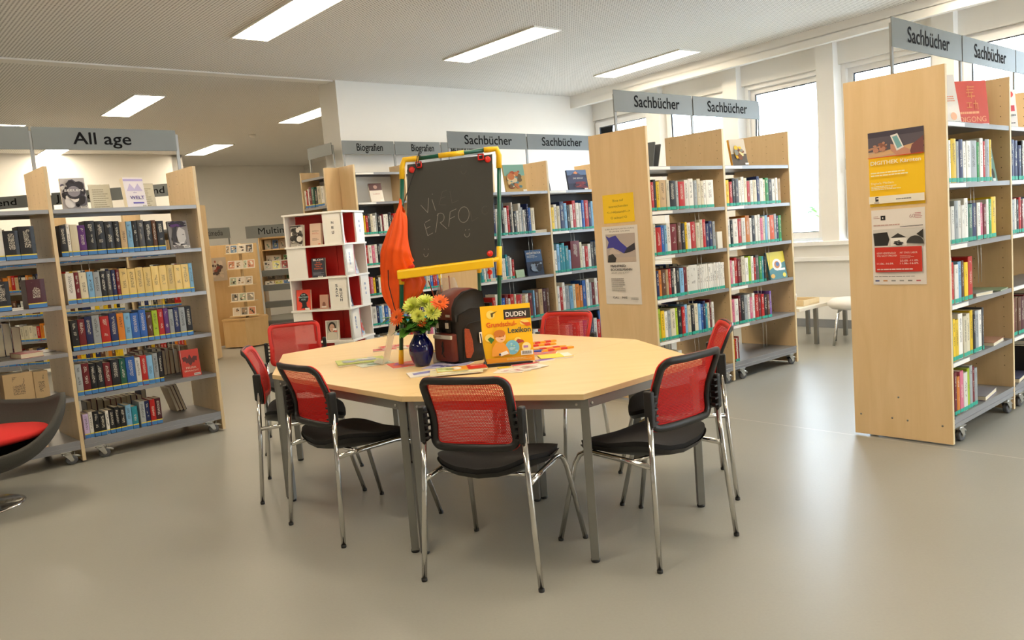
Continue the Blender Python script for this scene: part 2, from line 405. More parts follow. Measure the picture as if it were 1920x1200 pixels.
# window wall: soffit, lintel, parapet, pillars, sill
def wseg(name, c0, c1, s_0, s_1, z0, z1, m=None, bev=0, parent=None):
    b = MB(); b.prism([WP(c0, s_0), WP(c1, s_0), WP(c1, s_1), WP(c0, s_1)], z0, z1); o = b.build(name, m or M['wallw'], parent, bevel=bev)
    return o if parent else tag(o, kind='structure')
wseg('trim_2', 8.45, 9.3, -9, 16, 3.30, 3.6)
wseg('trim_3', 8.45, 8.52, -9, 9.48, 3.22, 3.31)
wseg('wall_window_side', 8.84, 9.12, -9, 16, 0, .985)
wseg('wall_window_corner', 8.83, 9.12, 9.48, 16, .985, 3.3)
wseg('trim_4', 8.78, 8.86, -9, 9.5, .985, 1.035, M['frame'], .006)
wseg('trim_5', 8.795, 8.85, -9, 9.5, .80, .85, M['frame'], .006)
wseg('baseboard_window_side', 8.82, 8.845, -9, 9.5, 0, .1, M['base'])
pil = [(9.42, 9.75), (7.97, 8.21), (6.64, 6.86), (5.30, 5.52), (3.97, 4.19), (2.64, 2.86), (1.30, 1.52)]
for i, (a, b_) in enumerate(pil): wseg('pillar_%d' % (i + 1), 8.83, 9.12, a, b_, 1.03, 3.3)
wseg('wall_window_near', 8.83, 9.12, -9, 1.35, 1.03, 3.3)
for i in range(6):
    sa, sb = pil[i + 1][1], pil[i][0]
    wseg('trim_%d' % (6 + i), 8.93, 9.10, sa, sb, 3.05, 3.3)      # shutter box
    tilt = math.radians(3.2) if i in (2, 3) else 0
    root = bpy.data.objects.new('window_%d' % (i + 1), None); COL.objects.link(root); root['kind'] = 'structure'
    def WL(c, s, z): p = WP(c, s); return (p[0], p[1], z)
    def ring(b, c0, c1, s_0, s_1, z0, z1, t, m=0):
        for (p, q, r, u) in ((s_0, s_0 + t, z0, z1), (s_1 - t, s_1, z0, z1), (s_0 + t, s_1 - t, z0, z0 + t), (s_0 + t, s_1 - t, z1 - t, z1)):
            b.prism([WP(c0, p), WP(c1, p), WP(c1, q), WP(c0, q)], r, u, m)
    b = MB(); ring(b, 8.99, 9.06, sa, sb, 1.035, 3.05, .055); b.build('window_frame', M['frame'], root, bevel=.004)
    piv = Vector((*WP(8.975, (sa + sb) / 2), 1.09)); ax = Vector((DW.x, DW.y, 0))
    TM = Matrix.Translation(piv) @ Matrix.Rotation(tilt, 4, ax) @ Matrix.Translation(-piv)
    b = MB(); ring(b, 8.94, 8.99, sa + .04, sb - .04, 1.07, 3.01, .075); ring(b, 8.955, 8.975, sa + .112, sb - .112, 1.142, 2.938, .012, 1)
    sash = b.build('sash', [M['frame'], M['gasket']], root, mx=TM, bevel=.003)
    b = MB(); b.prism([WP(8.963, sa + .115), WP(8.967, sa + .115), WP(8.967, sb - .115), WP(8.963, sb - .115)], 1.145, 2.935); b.build('glass_pane', M['glass'], root, mx=TM)
    b = MB(); p0 = WL(8.935, sb - .075, 1.85); p1 = WL(8.90, sb - .075, 1.85); b.tube([p0, p1], .008, 8); b.tube([p1, (p1[0], p1[1], 1.97)], .009, 8)
    b.prism([WP(8.928, sb - .09), WP(8.94, sb - .09), WP(8.94, sb - .06), WP(8.928, sb - .06)], 1.81, 1.89); b.build('window_handle', M['zinc'], root)
    # daylight portal for sampling
    ld = bpy.data.lights.new('portal', 'AREA'); ld.shape = 'RECTANGLE'; ld.size = sb - sa; ld.size_y = 1.9; ld.cycles.is_portal = True
    lo = bpy.data.objects.new('portal', ld); COL.objects.link(lo); c_ = WP(9.11, (sa + sb) / 2)
    lo.matrix_world = Matrix.Translation((*c_, 2.05)) @ Vector((-.8, -.6, 0)).to_track_quat('-Z', 'Z').to_matrix().to_4x4()
# outdoors
plan([WP(9.3, -30), WP(40, -30), WP(40, 45), WP(9.3, 45)], -.4, -.3, 'ground', M['asph'])
def facade(c, s_0, s_1, h, lab, roof=True):
    root = empty('apartment_house', (*WP(c, (s_0 + s_1) / 2), -.3), 0, lab, 'building')
    inv = Matrix.Translation((-root.location.x, -root.location.y, .3))
    b = MB(); b.prism([WP(c, s_0), WP(c + 6, s_0), WP(c + 6, s_1), WP(c, s_1)], -.3, h); b.build('wall', M['stucco'], root, mx=inv)
    k = s_0 + 1.2
    while k < s_1 - 2:
        for z in (1.2, 4.4):
            if z + 1.5 < h: 
                b = MB(); b.prism([WP(c - .06, k), WP(c + .02, k), WP(c + .02, k + 1.2), WP(c - .06, k + 1.2)], z, z + 1.5); b.build('window', M['wing'], root, mx=inv)
        k += 2.6
    b = MB(); b.prism([WP(c - .5, s_0 - .4), WP(c + 6, s_0 - .4), WP(c + 6, s_1 + .4), WP(c - .5, s_1 + .4)], h, h + .25); b.build('roof', M['roofd'], root, mx=inv)
facade(27, 16, 30, 3.6, 'pale low house with a dark flat roof behind the left windows')
facade(30, -8, 9, 9.5, 'tall pale house with rows of windows across the street')

# ------------------------------------------------------------------ ceiling lights
def luminaire(x, y, ang, label, L=1.5, W=.34):
    r = empty('ceiling_light', (x, y, 3.4), ang, label, 'ceiling light', 'rectangular recessed ceiling lights')
    b = MB(); b.box(-L/2, -W/2, -.012, L/2, W/2, -.002); b.build('diffuser', M['lamp'], r)
    b = MB(); t = .014
    for q in ((-L/2-t, -W/2-t, L/2+t, -W/2), (-L/2-t, W/2, L/2+t, W/2+t), (-L/2-t, -W/2, -L/2, W/2), (L/2, -W/2, L/2+t, W/2)): b.box(q[0], q[1], -.016, q[2], q[3], 0)
    b.build('light_frame', M['white'], r)
vd = math.radians(-50)
L1 = Vector((-1.73, 7.23)); U_ = Vector((1.82, 1.64)); V_ = Vector((-2.75, 3.25))
spots = [(L1, vd, 'large rectangular ceiling light cut off by the top edge, above the chalkboard'),
 (L1 + U_, vd, 'rectangular ceiling light in the middle, between the two others of the front row'),
 (L1 + U_ * 2 + Vector((.0, .0)), math.radians(-55), 'rectangular ceiling light nearest the windows'),
 (Vector((-4.58, 10.58)), vd, 'rectangular ceiling light above the All age shelving'),
 (Vector((-2.72, 12.33)), vd, 'rectangular ceiling light half hidden behind the white wall corner'),
 (Vector((-5.32, 15.31)), vd, 'small distant rectangular ceiling light above the spinner of discs'),
 (Vector((-7.25, 13.75)), vd, 'distant ceiling light seen below the All age sign'),
 (Vector((-6.95, 11.75)), vd, 'ceiling light just showing at the left picture edge')]
for p, a, l in spots: luminaire(p.x, p.y, a, l)
for q, l in (((-4.6, 17.5), 0), ((-7.3, 17.0), 0), ((-9.0, 12.4), 0), ((-8.6, 9.4), 0)):  # extra lamps added out of view to brighten the far zone
    if (Vector(q).dot(DV) < 15.3): luminaire(q[0], q[1], vd, 'rectangular ceiling light added out of view to brighten the far zone')
for (i, j) in ((-1, 0), (-2, 0), (-1, -1), (0, -1), (1, -1), (2, -1), (-1, -2), (0, -2), (1, -2), (-2, -1), (2, -2)):
    p = L1 + U_ * i + V_ * j
    luminaire(p.x, p.y, vd, 'rectangular ceiling light added out of view to brighten the far zone')

# ------------------------------------------------------------------ books
PAL = dict(k='#191a1e', K='#4b4b4e', w='#e6e3da', c='#d8cfb4', y='#e8c21c', q='#e3c57a', r='#b8201c', d='#6e1620', o='#cf7a1e', b='#2a5fae', n='#1d2a5a', l='#7fb2d8',
           t='#2a8fa0', g='#2f8a45', e='#1d5a48', p='#5a2a72', u='#b9a6cc', i='#d4708a', s='#9fa5a8', m='#5e3a26', a='#b99d74', f='#a9c42a', v='#7b5aa8', h='#4a1a26', O='#d65a28')
CN = dict(k='black', K='dark grey', w='white', c='cream', y='yellow', q='pale yellow', r='red', d='dark red', o='ochre', b='blue', n='navy blue', l='light blue', t='teal', g='green',
          e='dark green', p='purple', u='lilac', i='pink', s='grey', m='brown', a='tan', f='lime green', v='violet', h='maroon', O='orange')
ORD = ['first', 'second', 'third', 'fourth', 'fifth', 'sixth', 'seventh', 'eighth', 'ninth', 'tenth', 'eleventh', 'twelfth', 'thirteenth', 'fourteenth', 'fifteenth', 'sixteenth', 'seventeenth', 'eighteenth',
       'nineteenth', 'twentieth', 'twenty-first', 'twenty-second', 'twenty-third', 'twenty-fourth', 'twenty-fifth', 'twenty-sixth', 'twenty-seventh', 'twenty-eighth', 'twenty-ninth', 'thirtieth', 'thirty-first', 'thirty-second', 'thirty-third', 'thirty-fourth', 'thirty-fifth']
def jig(c, r): 
    c = lin(c); k = r.uniform(.85, 1.12); return tuple(min(1, max(0, v * k)) for v in c)
def book_parts(t, d, h, col):
    """cover, pages in local frame: spine at y=0 facing -y, x centred, z from 0"""
    bd = .0026; cv = MB(); g = min(.004, t * .25)
    o = [(-t/2, d), (-t/2, g), (-t/2 + g*.5, g*.25), (-t/4, -.0006), (0, -.0012), (t/4, -.0006), (t/2 - g*.5, g*.25), (t/2, g), (t/2, d)]
    n = len(o); inn = [(t/2 - bd, d), (t/2 - bd, g + bd), (-t/2 + bd, g + bd), (-t/2 + bd, d)]
    al = o + inn; N = len(al)
    V = [(x, y, 0) for x, y in al] + [(x, y, h) for x, y in al]; F = []; UVs = []
    for i in range(N):
        j = (i + 1) % N; F.append((i, j, N + j, N + i))
        if 1 <= i < n - 2: u0, u1 = al[i][0] / t + .5, al[j][0] / t + .5; UVs.append([(u0, 0), (u1, 0), (u1, 1), (u0, 1)])
        else: UVs.append(None)
    F += [(0, 1, 11, 12)[::-1], tuple(range(1, 8)) [::-1] + (), ] if False else []
    # caps: left board, spine, right board
    for off, rev in ((0, 1), (N, 0)):
        for q in ((0, 1, N-2, N-1), (1, 2, 3, 4, 5, 6, 7, N-3, N-2), (7, 8, N-4, N-3)):
            q = tuple(off + i for i in q); F.append(q[::-1] if rev else q); UVs.append(None)
    cv.add(V, F, 0, False, col, None, UVs)
    pg = MB(); pg.box(-t/2 + bd, g + bd, .003, t/2 - bd, d - .004, h - .003)
    return cv, pg
def sticker(t, h, kind):
    s = MB(); y = -.0018; w_ = t * .5 - .0008
    def strip(z0, z1, m): s.add([(-w_, y + .0018, z0), (-w_*.5, y + .0002, z0), (w_*.5, y + .0002, z0), (w_, y + .0018, z0), (-w_, y + .0018, z1), (-w_*.5, y + .0002, z1), (w_*.5, y + .0002, z1), (w_, y + .0018, z1)],
                                [(0, 1, 5, 4), (1, 2, 6, 5), (2, 3, 7, 6)], m)
    if kind == 'blue': strip(.004, .030, 0); strip(.030, .038, 1)
    else: strip(.003, .026, 0)
    return s
BOOKS = []     # every shelved book: dict(mx, t, d, h, colkey, col, kind, label, group, score)
camp = Vector((0, 0, 1.4)); CF = Vector((0, math.cos(.10355), -math.sin(.10355)))
def add_book(mx, t, d, h, ck, col, sk, label, group, vis=1.0):
    c = mx @ Vector((0, 0, h / 2)); dv = c - camp; depth = dv.dot(CF)
    px = 1530 * dv.x / max(depth, .1)
    if depth < 1 or abs(px) > 1010: vis *= .02
    nrm = (mx.to_3x3() @ Vector((0, -1, 0))); facing = max(.12, -nrm.dot(dv.normalized()))
    BOOKS.append(dict(mx=mx, t=t, d=d, h=h, ck=ck, col=col, sk=sk, label=label, group=group, score=t * h * facing * vis / depth ** 2))
def parse(seq):
    out = []
    for tok in seq.split():
        m_ = re.match(r'([a-zA-Z])(\.?\d*\.?\d*)(?:x(\d+))?$', tok); k = m_.group(1); t = float(m_.group(2)) if m_.group(2) else 1.0
        out += [(k, t)] * int(m_.group(3) or 1)
    return out
def fill(row, bay, lvl, seq, f0, f1, sk, hb=.215, hv=.02, back=False, vis=1.0, seed=None, lean=0., place='', d0=.16):
    """row: Row object; books from fraction f0 to f1 of the bay, on shelf level index lvl"""
    toks = parse(seq); r = random.Random(seed if seed is not None else zlib.crc32(repr((row.key, bay, lvl, back)).encode()))
    x0, x1 = row.bay(bay); W = x1 - x0 - .01; a = x0 + .005 + f0 * W; b = x0 + .005 + f1 * W
    tot = sum(t for _, t in toks); u = (b - a) / tot; z = row.levels[lvl] + .0008; x = a
    n = len(toks)
    for i, (ck, t) in enumerate(toks):
        th = t * u; tt = max(th - .0012, .005); h = min(hb + r.uniform(-hv, hv) + (0.01 if t > 1.2 else 0), row.clear(lvl) - .012); d = d0 + r.uniform(-.015, .015)
        lx = x + th / 2; x += th
        yy = .012 + r.uniform(0, .006)
        if back: loc = Matrix.Translation((x1 - (lx - x0), row.depth - yy, z)) @ Matrix.Rotation(PI, 4, 'Z')
        else: loc = Matrix.Translation((lx, yy, z))
        if lean: loc = loc @ Matrix.Translation((tt/2, 0, 0)) @ Matrix.Rotation(lean, 4, 'Y') @ Matrix.Translation((-tt/2, 0, 0))
        th_w = 'thin ' if t < .62 else ('thick ' if t >= 1.3 else '')
        lab = '%s%s book, %s from the left, %s' % (th_w, CN[ck], ORD[min(i, 34)], row.where(bay, lvl, back))
        add_book(row.mx @ loc, tt, d, h, ck, jig(PAL[ck], r), sk, lab, row.groupname(bay, lvl, back), vis)
class Row:
    def __init__(s, key, P, ang, ups, depth, H, levels, nm, bays, double=True):
        s.key = key; s.mx = R3((P[0], P[1], 0), ang); s.P = P; s.ang = ang; s.ups = ups; s.depth = depth; s.H = H; s.levels = levels; s.nm = nm; s.baynames = bays; s.double = double; s.T = .025
    def bay(s, i): return s.ups[i] + s.T, s.ups[i + 1]
    def clear(s, l): return (s.levels[l - 1] - .03 - s.levels[l]) if l > 0 else .5
    def where(s, bay, lvl, back): 
        return '%s shelf of %s%s' % (['top', 'second', 'third', 'fourth', 'fifth', 'lowest', 'lowest'][lvl] if lvl < len(s.levels) - 1 else 'lowest', s.baynames[bay], ', rear side' if back else '')
    def groupname(s, bay, lvl, back): return 'books on the ' + s.where(bay, lvl, back)
_caster = {}
def caster(parent, x, y, rz):
    if 'a' not in _caster:
        b = MB(); b.box(-.03, -.03, .098, .03, .03, .103); b.lathe([(.022, 0), (.024, .008), (.016, .016)], 14, (0, 0, .082))
        for sx in (-1, 1): b.add([(sx*.016, -.02, .09), (sx*.016, .025, .09), (sx*.016, .040, .036), (sx*.016, .02, .030), (sx*.019, -.02, .09), (sx*.019, .025, .09), (sx*.019, .040, .036), (sx*.019, .02, .030)], [(0,1,2,3),(7,6,5,4),(0,4,5,1),(1,5,6,2),(2,6,7,3),(3,7,4,0)])
        b.box(-.019, -.02, .078, .019, .026, .083)
        _caster['a'] = b.mesh('caster', [M['zinc']])
        b = MB(); mw = Matrix.Translation((0, .028, .035)) @ Matrix.Rotation(PI/2, 4, 'Y')
        b.lathe([(.012, -.013), (.022, -.011), (.030, -.012), (.035, -.007), (.035, .007), (.030, .012), (.022, .011), (.012, .013)], 20, mx=mw, m=0); b.lathe([(.013, -.0145), (.013, .0145)], 12, mx=mw, m=1)
        _caster['b'] = b.mesh('wheel', [M['tyre'], M['zinc']])
        b = MB(); b.tube([(0, .02, .07), (0, .06, .062), (0, .082, .048)], [.008, .01, .006], 8); b.tube([(0, .045, .068), (.0, .05, .09)], .004, 6)
        _caster['c'] = b.mesh('brake_lever', [M['zinc']])
    o = bpy.data.objects.new('caster', _caster['a']); COL.objects.link(o); o.parent = parent; o.location = (x, y, 0); o.rotation_euler[2] = rz; o.scale = (1.15, 1.15, .98)
    for k, n in (('b', 'wheel'), ('c', 'brake_lever')):
        c = bpy.data.objects.new(n, _caster[k]); COL.objects.link(c); c.parent = o
def shelving(row, label, group=None, signs=None, peg=True, backpanel=False, labels_on=(), wood_m='maple', plinth=True, casters=True, wires=(), z_sign=(2.29, 2.455), panel_top=None, lips=True):
    T = row.T; D = row.depth
    root = empty('bookshelf', (row.P[0], row.P[1], 0), row.ang, label, 'bookshelf', group)
    for u in row.ups:
        b = MB(); b.box(u, 0, .012, u + T, D, row.H, 0)
        b.box(u + .0005, -.0012, .012, u + T - .0005, .0005, row.H, 1)
        if peg:
            for yy in ([.05, .22, D - .22, D - .05] if row.double else [.05, D - .05]):
                z = .3
                while z < row.H - .03:
                    for sx in (-.0006, T + .0006):
                        if sx < 0 and u == row.ups[0]: continue
                        if sx > 0 and u == row.ups[-1]: continue
                        pts = [(u + sx, yy + .0032 * math.cos(a * PI / 3), z + .0032 * math.sin(a * PI / 3)) for a in range(6)]
                        b.add(pts, [(0, 1, 2, 3, 4, 5)], 2)
                    z += .064
        b.build('side_panel', [M[wood_m], M['maple_edge'], M['peg']], root)
    for i in range(len(row.ups) - 1):
        x0, x1 = row.bay(i)
        for li, z in enumerate(row.levels):
            last = li == len(row.levels) - 1
            halves = [(0, D / 2 - .03), (D / 2 + .03, D)] if row.double else [(0, D)]
            if not row.double or li == 0 or last: halves = [(0, D)]
            b = MB()
            for (ya, yb) in halves:
                b.box(x0 + .002, ya + .002, z - .006, x1 - .002, yb - .002, z)
                b.box(x0 + .002, ya + .002, z - .028, x1 - .002, ya + .012, z - .004); b.box(x0 + .002, yb - .012, z - .028, x1 - .002, yb - .002, z - .004)
            if last and plinth:
                for ya in ((.001, .014), (D - .014, D - .001)):
                    b.box(x0 + .002, ya[0], z - .062, x1 - .002, ya[1], z - .004)
                b.box(x0 + .002, -.004, z - .040, x1 - .002, .002, z - .034); b.box(x0 + .002, -.005, z - .007, x1 - .002, .004, z + .004)
            sh = b.build('base_shelf' if last else 'shelf', M['shelf'], root)
            if (i, li) in labels_on or (i, 'all') in labels_on:
                if not last:
                    b = MB(); b.box(x0 + .005, -.001, z - .026, x0 + .25, .002, z - .004); b.build('shelf_label_strip', M['white'], sh)
        for (li, fx) in wires:
            z = row.levels[li]; xx = x0 + fx * (x1 - x0)
            for k, ddx in enumerate((0, .05)):
                b = MB(); b.tube([(xx + ddx, .03, z - .012), (xx + ddx + .002, .028, z - .13), (xx + ddx + .004, .03, z - .26)], .0016, 5); b.build('wire_divider', M['zinc'], root)
        if casters:
            for cx in (x0 + .10, x1 - .10):
                for cy, a in ((.02, -PI/2 - .1), (D - .05, 2.4)): caster(root, cx, cy, a)
    if backpanel:
        b = MB(); b.box(row.ups[0] + T, D - .012, .1, row.ups[-1], D - .002, row.levels[0] - .03); b.build('back_panel', M['maple' if backpanel == 'maple' else 'white'], root)
        if not row.double and row.key == 'B': b = MB(); b.box(row.ups[0] + T, D - .018, .1, row.ups[-1], D - .0125, row.levels[1] - .03); b.build('dark_back_panel', M['darkp'], root)
    if row.key == 'K':
        b = MB(); b.box(row.ups[0] + T, D/2 - .004, .14, row.ups[-1], D/2 + .004, row.levels[0] - .03); b.build('dark_back_panel', M['darkp'], root)  # invented centre sheet, stands in for the dark gaps between the shelves
    if signs:
        ym = D / 2 if row.double else D * .6
        for j, u in enumerate(row.ups):
            if j > len(signs): break
            b = MB(); b.box(u + T/2 - .012, ym - .006, row.H - .12, u + T/2 + .012, ym + .006, z_sign[1] - .03); b.build('sign_post', M['post'], root)
        for j, tx in enumerate(signs):
            if tx is None: continue
            xa, xb = row.ups[j] + T/2 + .008, row.ups[j + 1] + T/2 - .008
            if j == 0: xa -= .03
            b = MB(); b.box(xa, ym - .014, z_sign[0], xb, ym - .008, z_sign[1]); sg = b.build('sign_board', M['sign'], root, bevel=.001, seg=1)
            if tx:
                t_, wfrac, cfrac, al = tx; v, f, wd = text_geo(t_); Wd = (xb - xa) * wfrac; H_ = (z_sign[1] - z_sign[0])
                hh = H_ * .56; cx = xa + (xb - xa) * cfrac; L = MB()
                for dx, dz in ((0, 0), (.0035, .003), (.0035, 0)):
                    L.add([(cx - Wd/2 + a * Wd / wd + dx, ym - .0150 - .0001 * (dx + dz > 0) - .0001 * (dz > 0), z_sign[0] + H_ * .26 + bb * hh / .72 + dz) for a, bb in v], f)
                L.build('lettering', M['letter'], sg)
    return root
LV = [1.835, 1.495, 1.15, .81, .48, .16]
rowL = Row('L', (-3.19 - 1.055*math.cos(math.radians(42.3)), 5.86 - 1.055*math.sin(math.radians(42.3))), math.radians(42.3), [0, 1.035, 2.09], .565, 2.14, LV, 'All age', ['left All age bay', 'right All age bay'])
shelving(rowL, 'wheeled maple and grey bookcase on the left under the All age sign', signs=[('Jugend', .34, .3, 'l'), ('All age', .40, .46, 'c')], wires=[(1, .14), (2, .62), (3, .7)], labels_on=())
rowM = Row('M', (1.12, 6.265), math.radians(40.3), [-.012, .965, 1.985], .59, 2.14, LV, 'centre', ['centre bookcase, left bay', 'centre bookcase, right bay'])
shelving(rowM, 'wheeled maple bookcase beside the windows with yellow notice on its end', signs=[('Sachbücher', .58, .53, 'c'), ('Sachbücher', .60, .50, 'c')], wires=[(1, .6), (2, .6), (3, .45), (4, .5)], labels_on=((0, 'all'), (1, 'all')))
rowR = Row('R', (2.465, 4.55), math.radians(41.4), [-.012, 1.015, 2.05, 3.085], .57, 2.14, LV, 'right', ['right bookcase, near bay', 'right bookcase, second bay', 'right bookcase, third bay'])
shelving(rowR, 'maple bookcase at the right edge with two posters on its end', signs=[('Sachbücher', .60, .50, 'c'), ('Sachbücher', .60, .50, 'c'), ('Sachbücher', .60, .50, 'c')], wires=[(1, .4), (2, .5)], labels_on=((0, 'all'), (1, 'all')))
LK = [1.83, 1.40, .96, .53, .14]
rowK = Row('K', (.48 - 1.05*math.cos(math.radians(42)), 8.62 - 1.05*math.sin(math.radians(42))), math.radians(42), [0, 1.05, 2.09], .57, 2.14, LK, 'rear', ['rear bookcase, left bay', 'rear bookcase, right bay'])
shelving(rowK, 'maple bookcase standing behind the chalkboard and satchel', signs=[('Sachbücher', .60, .50, 'c'), ('Sachbücher', .62, .52, 'c')], wires=[(1, .3), (1, .7), (2, .4), (3, .4)], labels_on=((0, 'all'), (1, 'all')))
LB = [2.27, 1.92, 1.54, 1.17, .81, .45, .12]
rowB = Row('B', (-1.70, 9.66), math.radians(41), [-.012, .70, 1.41, 2.11], .32, 2.36, LB, 'wall', ['wall bookcase, left bay', 'wall bookcase, middle bay', 'wall bookcase, right bay'], double=False)
shelving(rowB, 'tall maple wall bookcase under the Biografien signs', signs=[('Biografien', .50, .52, 'c'), ('Biografien', .50, .60, 'c'), ('Sachbücher', .6, .5, 'c')], backpanel=True, casters=False, peg=False, labels_on=((0, 'all'), (1, 'all')), z_sign=(2.50, 2.66))
# low side row running away from the camera left of the corner
rowS = Row('S', (-2.47, 10.22), math.radians(-48), [0, .57], .26, 2.36, LB, 'corner', ['narrow corner bookcase'], double=False)
shelving(rowS, 'narrow maple bookcase at the wall corner behind the white tower', signs=[''], backpanel=True, casters=False, peg=False, z_sign=(2.52, 2.66))
rowJ = Row('J', (-7.15, 11.0), math.radians(-1), [0, 1.04, 2.08, 3.0], .5, 2.14, LV, 'youth', ['youth bookcase, left bay', 'youth bookcase, middle bay', 'youth bookcase, right bay'])
shelving(rowJ, 'maple bookcase standing behind the All age shelving', signs=[('Jugend', .5, .30, 'c'), ('Jugend', .5, .30, 'c'), ('Jugend', .5, .30, 'c')], casters=False, peg=False, backpanel='maple')

# --- contents. All age
bl = 'blue'; te = 'teal'
fill(rowL, 0, 1, 'k w1 c w w1.2 w1.2 w1.2 k1 k1.1', .0, .90, bl)
fill(rowL, 0, 2, 'w k m.8 k.7 w m.8 k.7 c1.1 s1.1 k1.3', .0, .70, bl); fill(rowL, 0, 2, 'h1', .80, .92, bl, seed=3, place='b')
fill(rowL, 0, 3, 'p k w K k k c', .0, .58, bl)
fill(rowL, 0, 4, 'b l1.2 b l w1.2 w1.2 a1', .0, .52, bl, hb=.20); fill(rowL, 0, 4, 'a2 a1', .58, .86, bl, hb=.225, hv=.003, seed=5)
fill(rowL, 0, 5, 'w k b k w l w.6', .0, .42, bl)
fill(rowL, 1, 1, 'k1 w.5 c1.1 p1.1 k1.4 k1.4 k1.3 k.9 a1 l.9 k.9 K1 k1.2 m.7 k1.2', .02, .74, bl, hb=.232, hv=.012)
fill(rowL, 1, 2, 'w1.1 d.6 c1 l.8 s.9 k.8 K.7 n.6 d.5 q1.1 q1.1 q1.1 q1.1 q1.1 q1.1 q1.1 q1.1 q1.1 l.6', .02, .92, bl, hb=.225, hv=.006)
fill(rowL, 1, 3, 'k.9 d.9 n.9 s1 r1.2 n1 o.9 l.9 b1.1 b1 m.8 f.8 r.8 p.7 s.7 n.8 s.9 k.9', .01, .87, bl, hb=.235, hv=.015)
fill(rowL, 1, 4, 's.8 d.9 k.8 k.9 d.9 k1.1 e.8 b1.2 w.7 r.8 l.8 s.7 k.6', .0, .61, bl, hb=.225, hv=.012)
fill(rowL, 1, 5, 'u.8 w.6 k.9 k.9 w.5 k.8 k.8 k.9 l.9 t.9', .01, .385, bl, hb=.18, hv=.015); fill(rowL, 1, 5, 's.9 n.8 r.9 h1', .40, .56, bl, hb=.20, hv=.004, seed=9)
# rear side of All age: fore edges face the camera
for bay, lvl, n, f0, f1 in ((0, 3, 6, .2, .5), (0, 4, 5, .5, .9), (0, 5, 9, .1, .5), (1, 4, 14, .05, .5), (1, 5, 11, .42, .86), (0, 1, 8, .1, .5), (1, 3, 5, .5, .8)):
    fill(rowL, bay, lvl, ' '.join(random.choice(['k', 'm', 'd', 'n', 'a', 'K']) + '%.1f' % random.uniform(.8, 1.2) for _ in range(n)), f0, f1, bl, back=True, vis=.5)
fill(rowL, 1, 5, 'k1 m1 a1', .12, .20, bl, back=True, vis=.5, seed=2, lean=.28)
# centre bookcase
fill(rowM, 0, 1, 'r.6 k.5 y.6 a1.2 c.6 k1.2 s.5 r1.2 w.8 w1 s.7 c.7 c.6 w.5 w1.6', .01, .87, te, hb=.225, hv=.015)
fill(rowM, 0, 2, 'c.5 r1.1 b.6 l.5 w.8 d1.4 m.9 k.8 y.5 w.8 r1.1 c.9 c.7 r.7 n.8 n.8 s.6', .02, .86, te, hb=.235, hv=.02)
fill(rowM, 0, 3, 'n.6 o.6 m1 a.6 r.6 k.7 w.5 k.9 l1 d.8 w.4 w2.2 w.55x13', .02, .97, te, hb=.225, hv=.004)
fill(rowM, 0, 4, 'f.7 y.9 w.7 s.8 c1.2 f.6 k1 r.8 l.7 c.9 k.9 c1 l.7 b.5 n.7 t.6 c.6 d.5 w.6', .01, .78, te, hb=.245, hv=.015)
fill(rowM, 0, 5, 'w c k s y w', .01, .3, te)
fill(rowM, 1, 1, 'y.8 r.7 k.7 K.8 w.6 w.7 c.7 r.7 w.7 c.9 n.7 w.9 c.6 g.8 k.9 w.8 w.6 a.7', .01, .87, te, hb=.225, hv=.02)
fill(rowM, 1, 2, 'w.7 k.6 w1.2 r.8 w1 o1 w.6 k.8 w.6 w.7 i.7 c.6 l.6 w.6 O1.1 s.6 n.6 g.7', .01, .86, te, hb=.235, hv=.022)
fill(rowM, 1, 3, 'i.7 w.6 r.7 d.7 m.5 c.9 w.9 f.7 w.7 r.6 K.9 g.8 t.6 k.4', .01, .57, te, hb=.235, hv=.015)
fill(rowM, 1, 4, 'i.8 w.9 d.5 k.9 s.7 w.6 i.7 w.6 r.8 d.8 r.7 k.8 m.6 v.5', .01, .64, te, hb=.23, hv=.02)
fill(rowM, 1, 5, 'y.6 r.6 w.5 d.5', .01, .1, te, hb=.21)
for bay, lvl, n, f0, f1 in ((0, 2, 14, .1, .9), (0, 3, 14, .1, .9), (0, 4, 14, .1, .9), (0, 5, 10, .3, .9), (1, 1, 10, .6, .98), (1, 2, 14, .1, .9), (1, 3, 12, .2, .9), (1, 5, 10, .4, .9), (1, 0, 6, .62, .97)):
    fill(rowM, bay, lvl, ' '.join(random.choice('kKmdnbsw') + '%.1f' % random.uniform(.7, 1.2) for _ in range(n)), f0, f1, te, back=True, vis=.3)
# right bookcase
fill(rowR, 0, 1, 'k.5 w.4 y1 s.5 n.8 w.6 w.9 s1.4 g.5 w.7 r.5 s.9 y.5', .01, .72, te, hb=.245, hv=.015)
fill(rowR, 0, 2, 'w.6 w.6 s.7 w.6 w.6 w.7 e.9 n.8 w.7 i.6 d.6 w.5 g.6 y1', .01, .78, te, hb=.235, hv=.025)
fill(rowR, 0, 3, 'w.5 r.5 w.8 l.7 m.5 y.8 r.9', .01, .36, te, hb=.25, hv=.03)
fill(rowR, 0, 4, 't.5 y.5 y.8 w1.0 c.8 c.8 y.7 k.6 s.8 w.8 K.4', .01, .53, te, hb=.245, hv=.02)
fill(rowR, 0, 5, 'w.5 d.5 o.6 i.7 w.8 f.5 s.6 d.5 s.6', .01, .42, te, hb=.235, hv=.025)
fill(rowR, 1, 1, 'w.5 n1 n1 n1 k.5 w.8 r.6 l.7 w c k r w s b', .01, .85, te, hb=.24)
fill(rowR, 1, 2, 'w.5 s.7 w.6 k.6 r.6 d.7 w.6 b.7 w s g w r w k', .01, .85, te)
fill(rowR, 1, 4, 'd.9 m.9 m.9 h1 d.8 k w c', .01, .5, te, hb=.25, hv=.01)
fill(rowR, 1, 5, 'k w s n w', .4, .7, te)
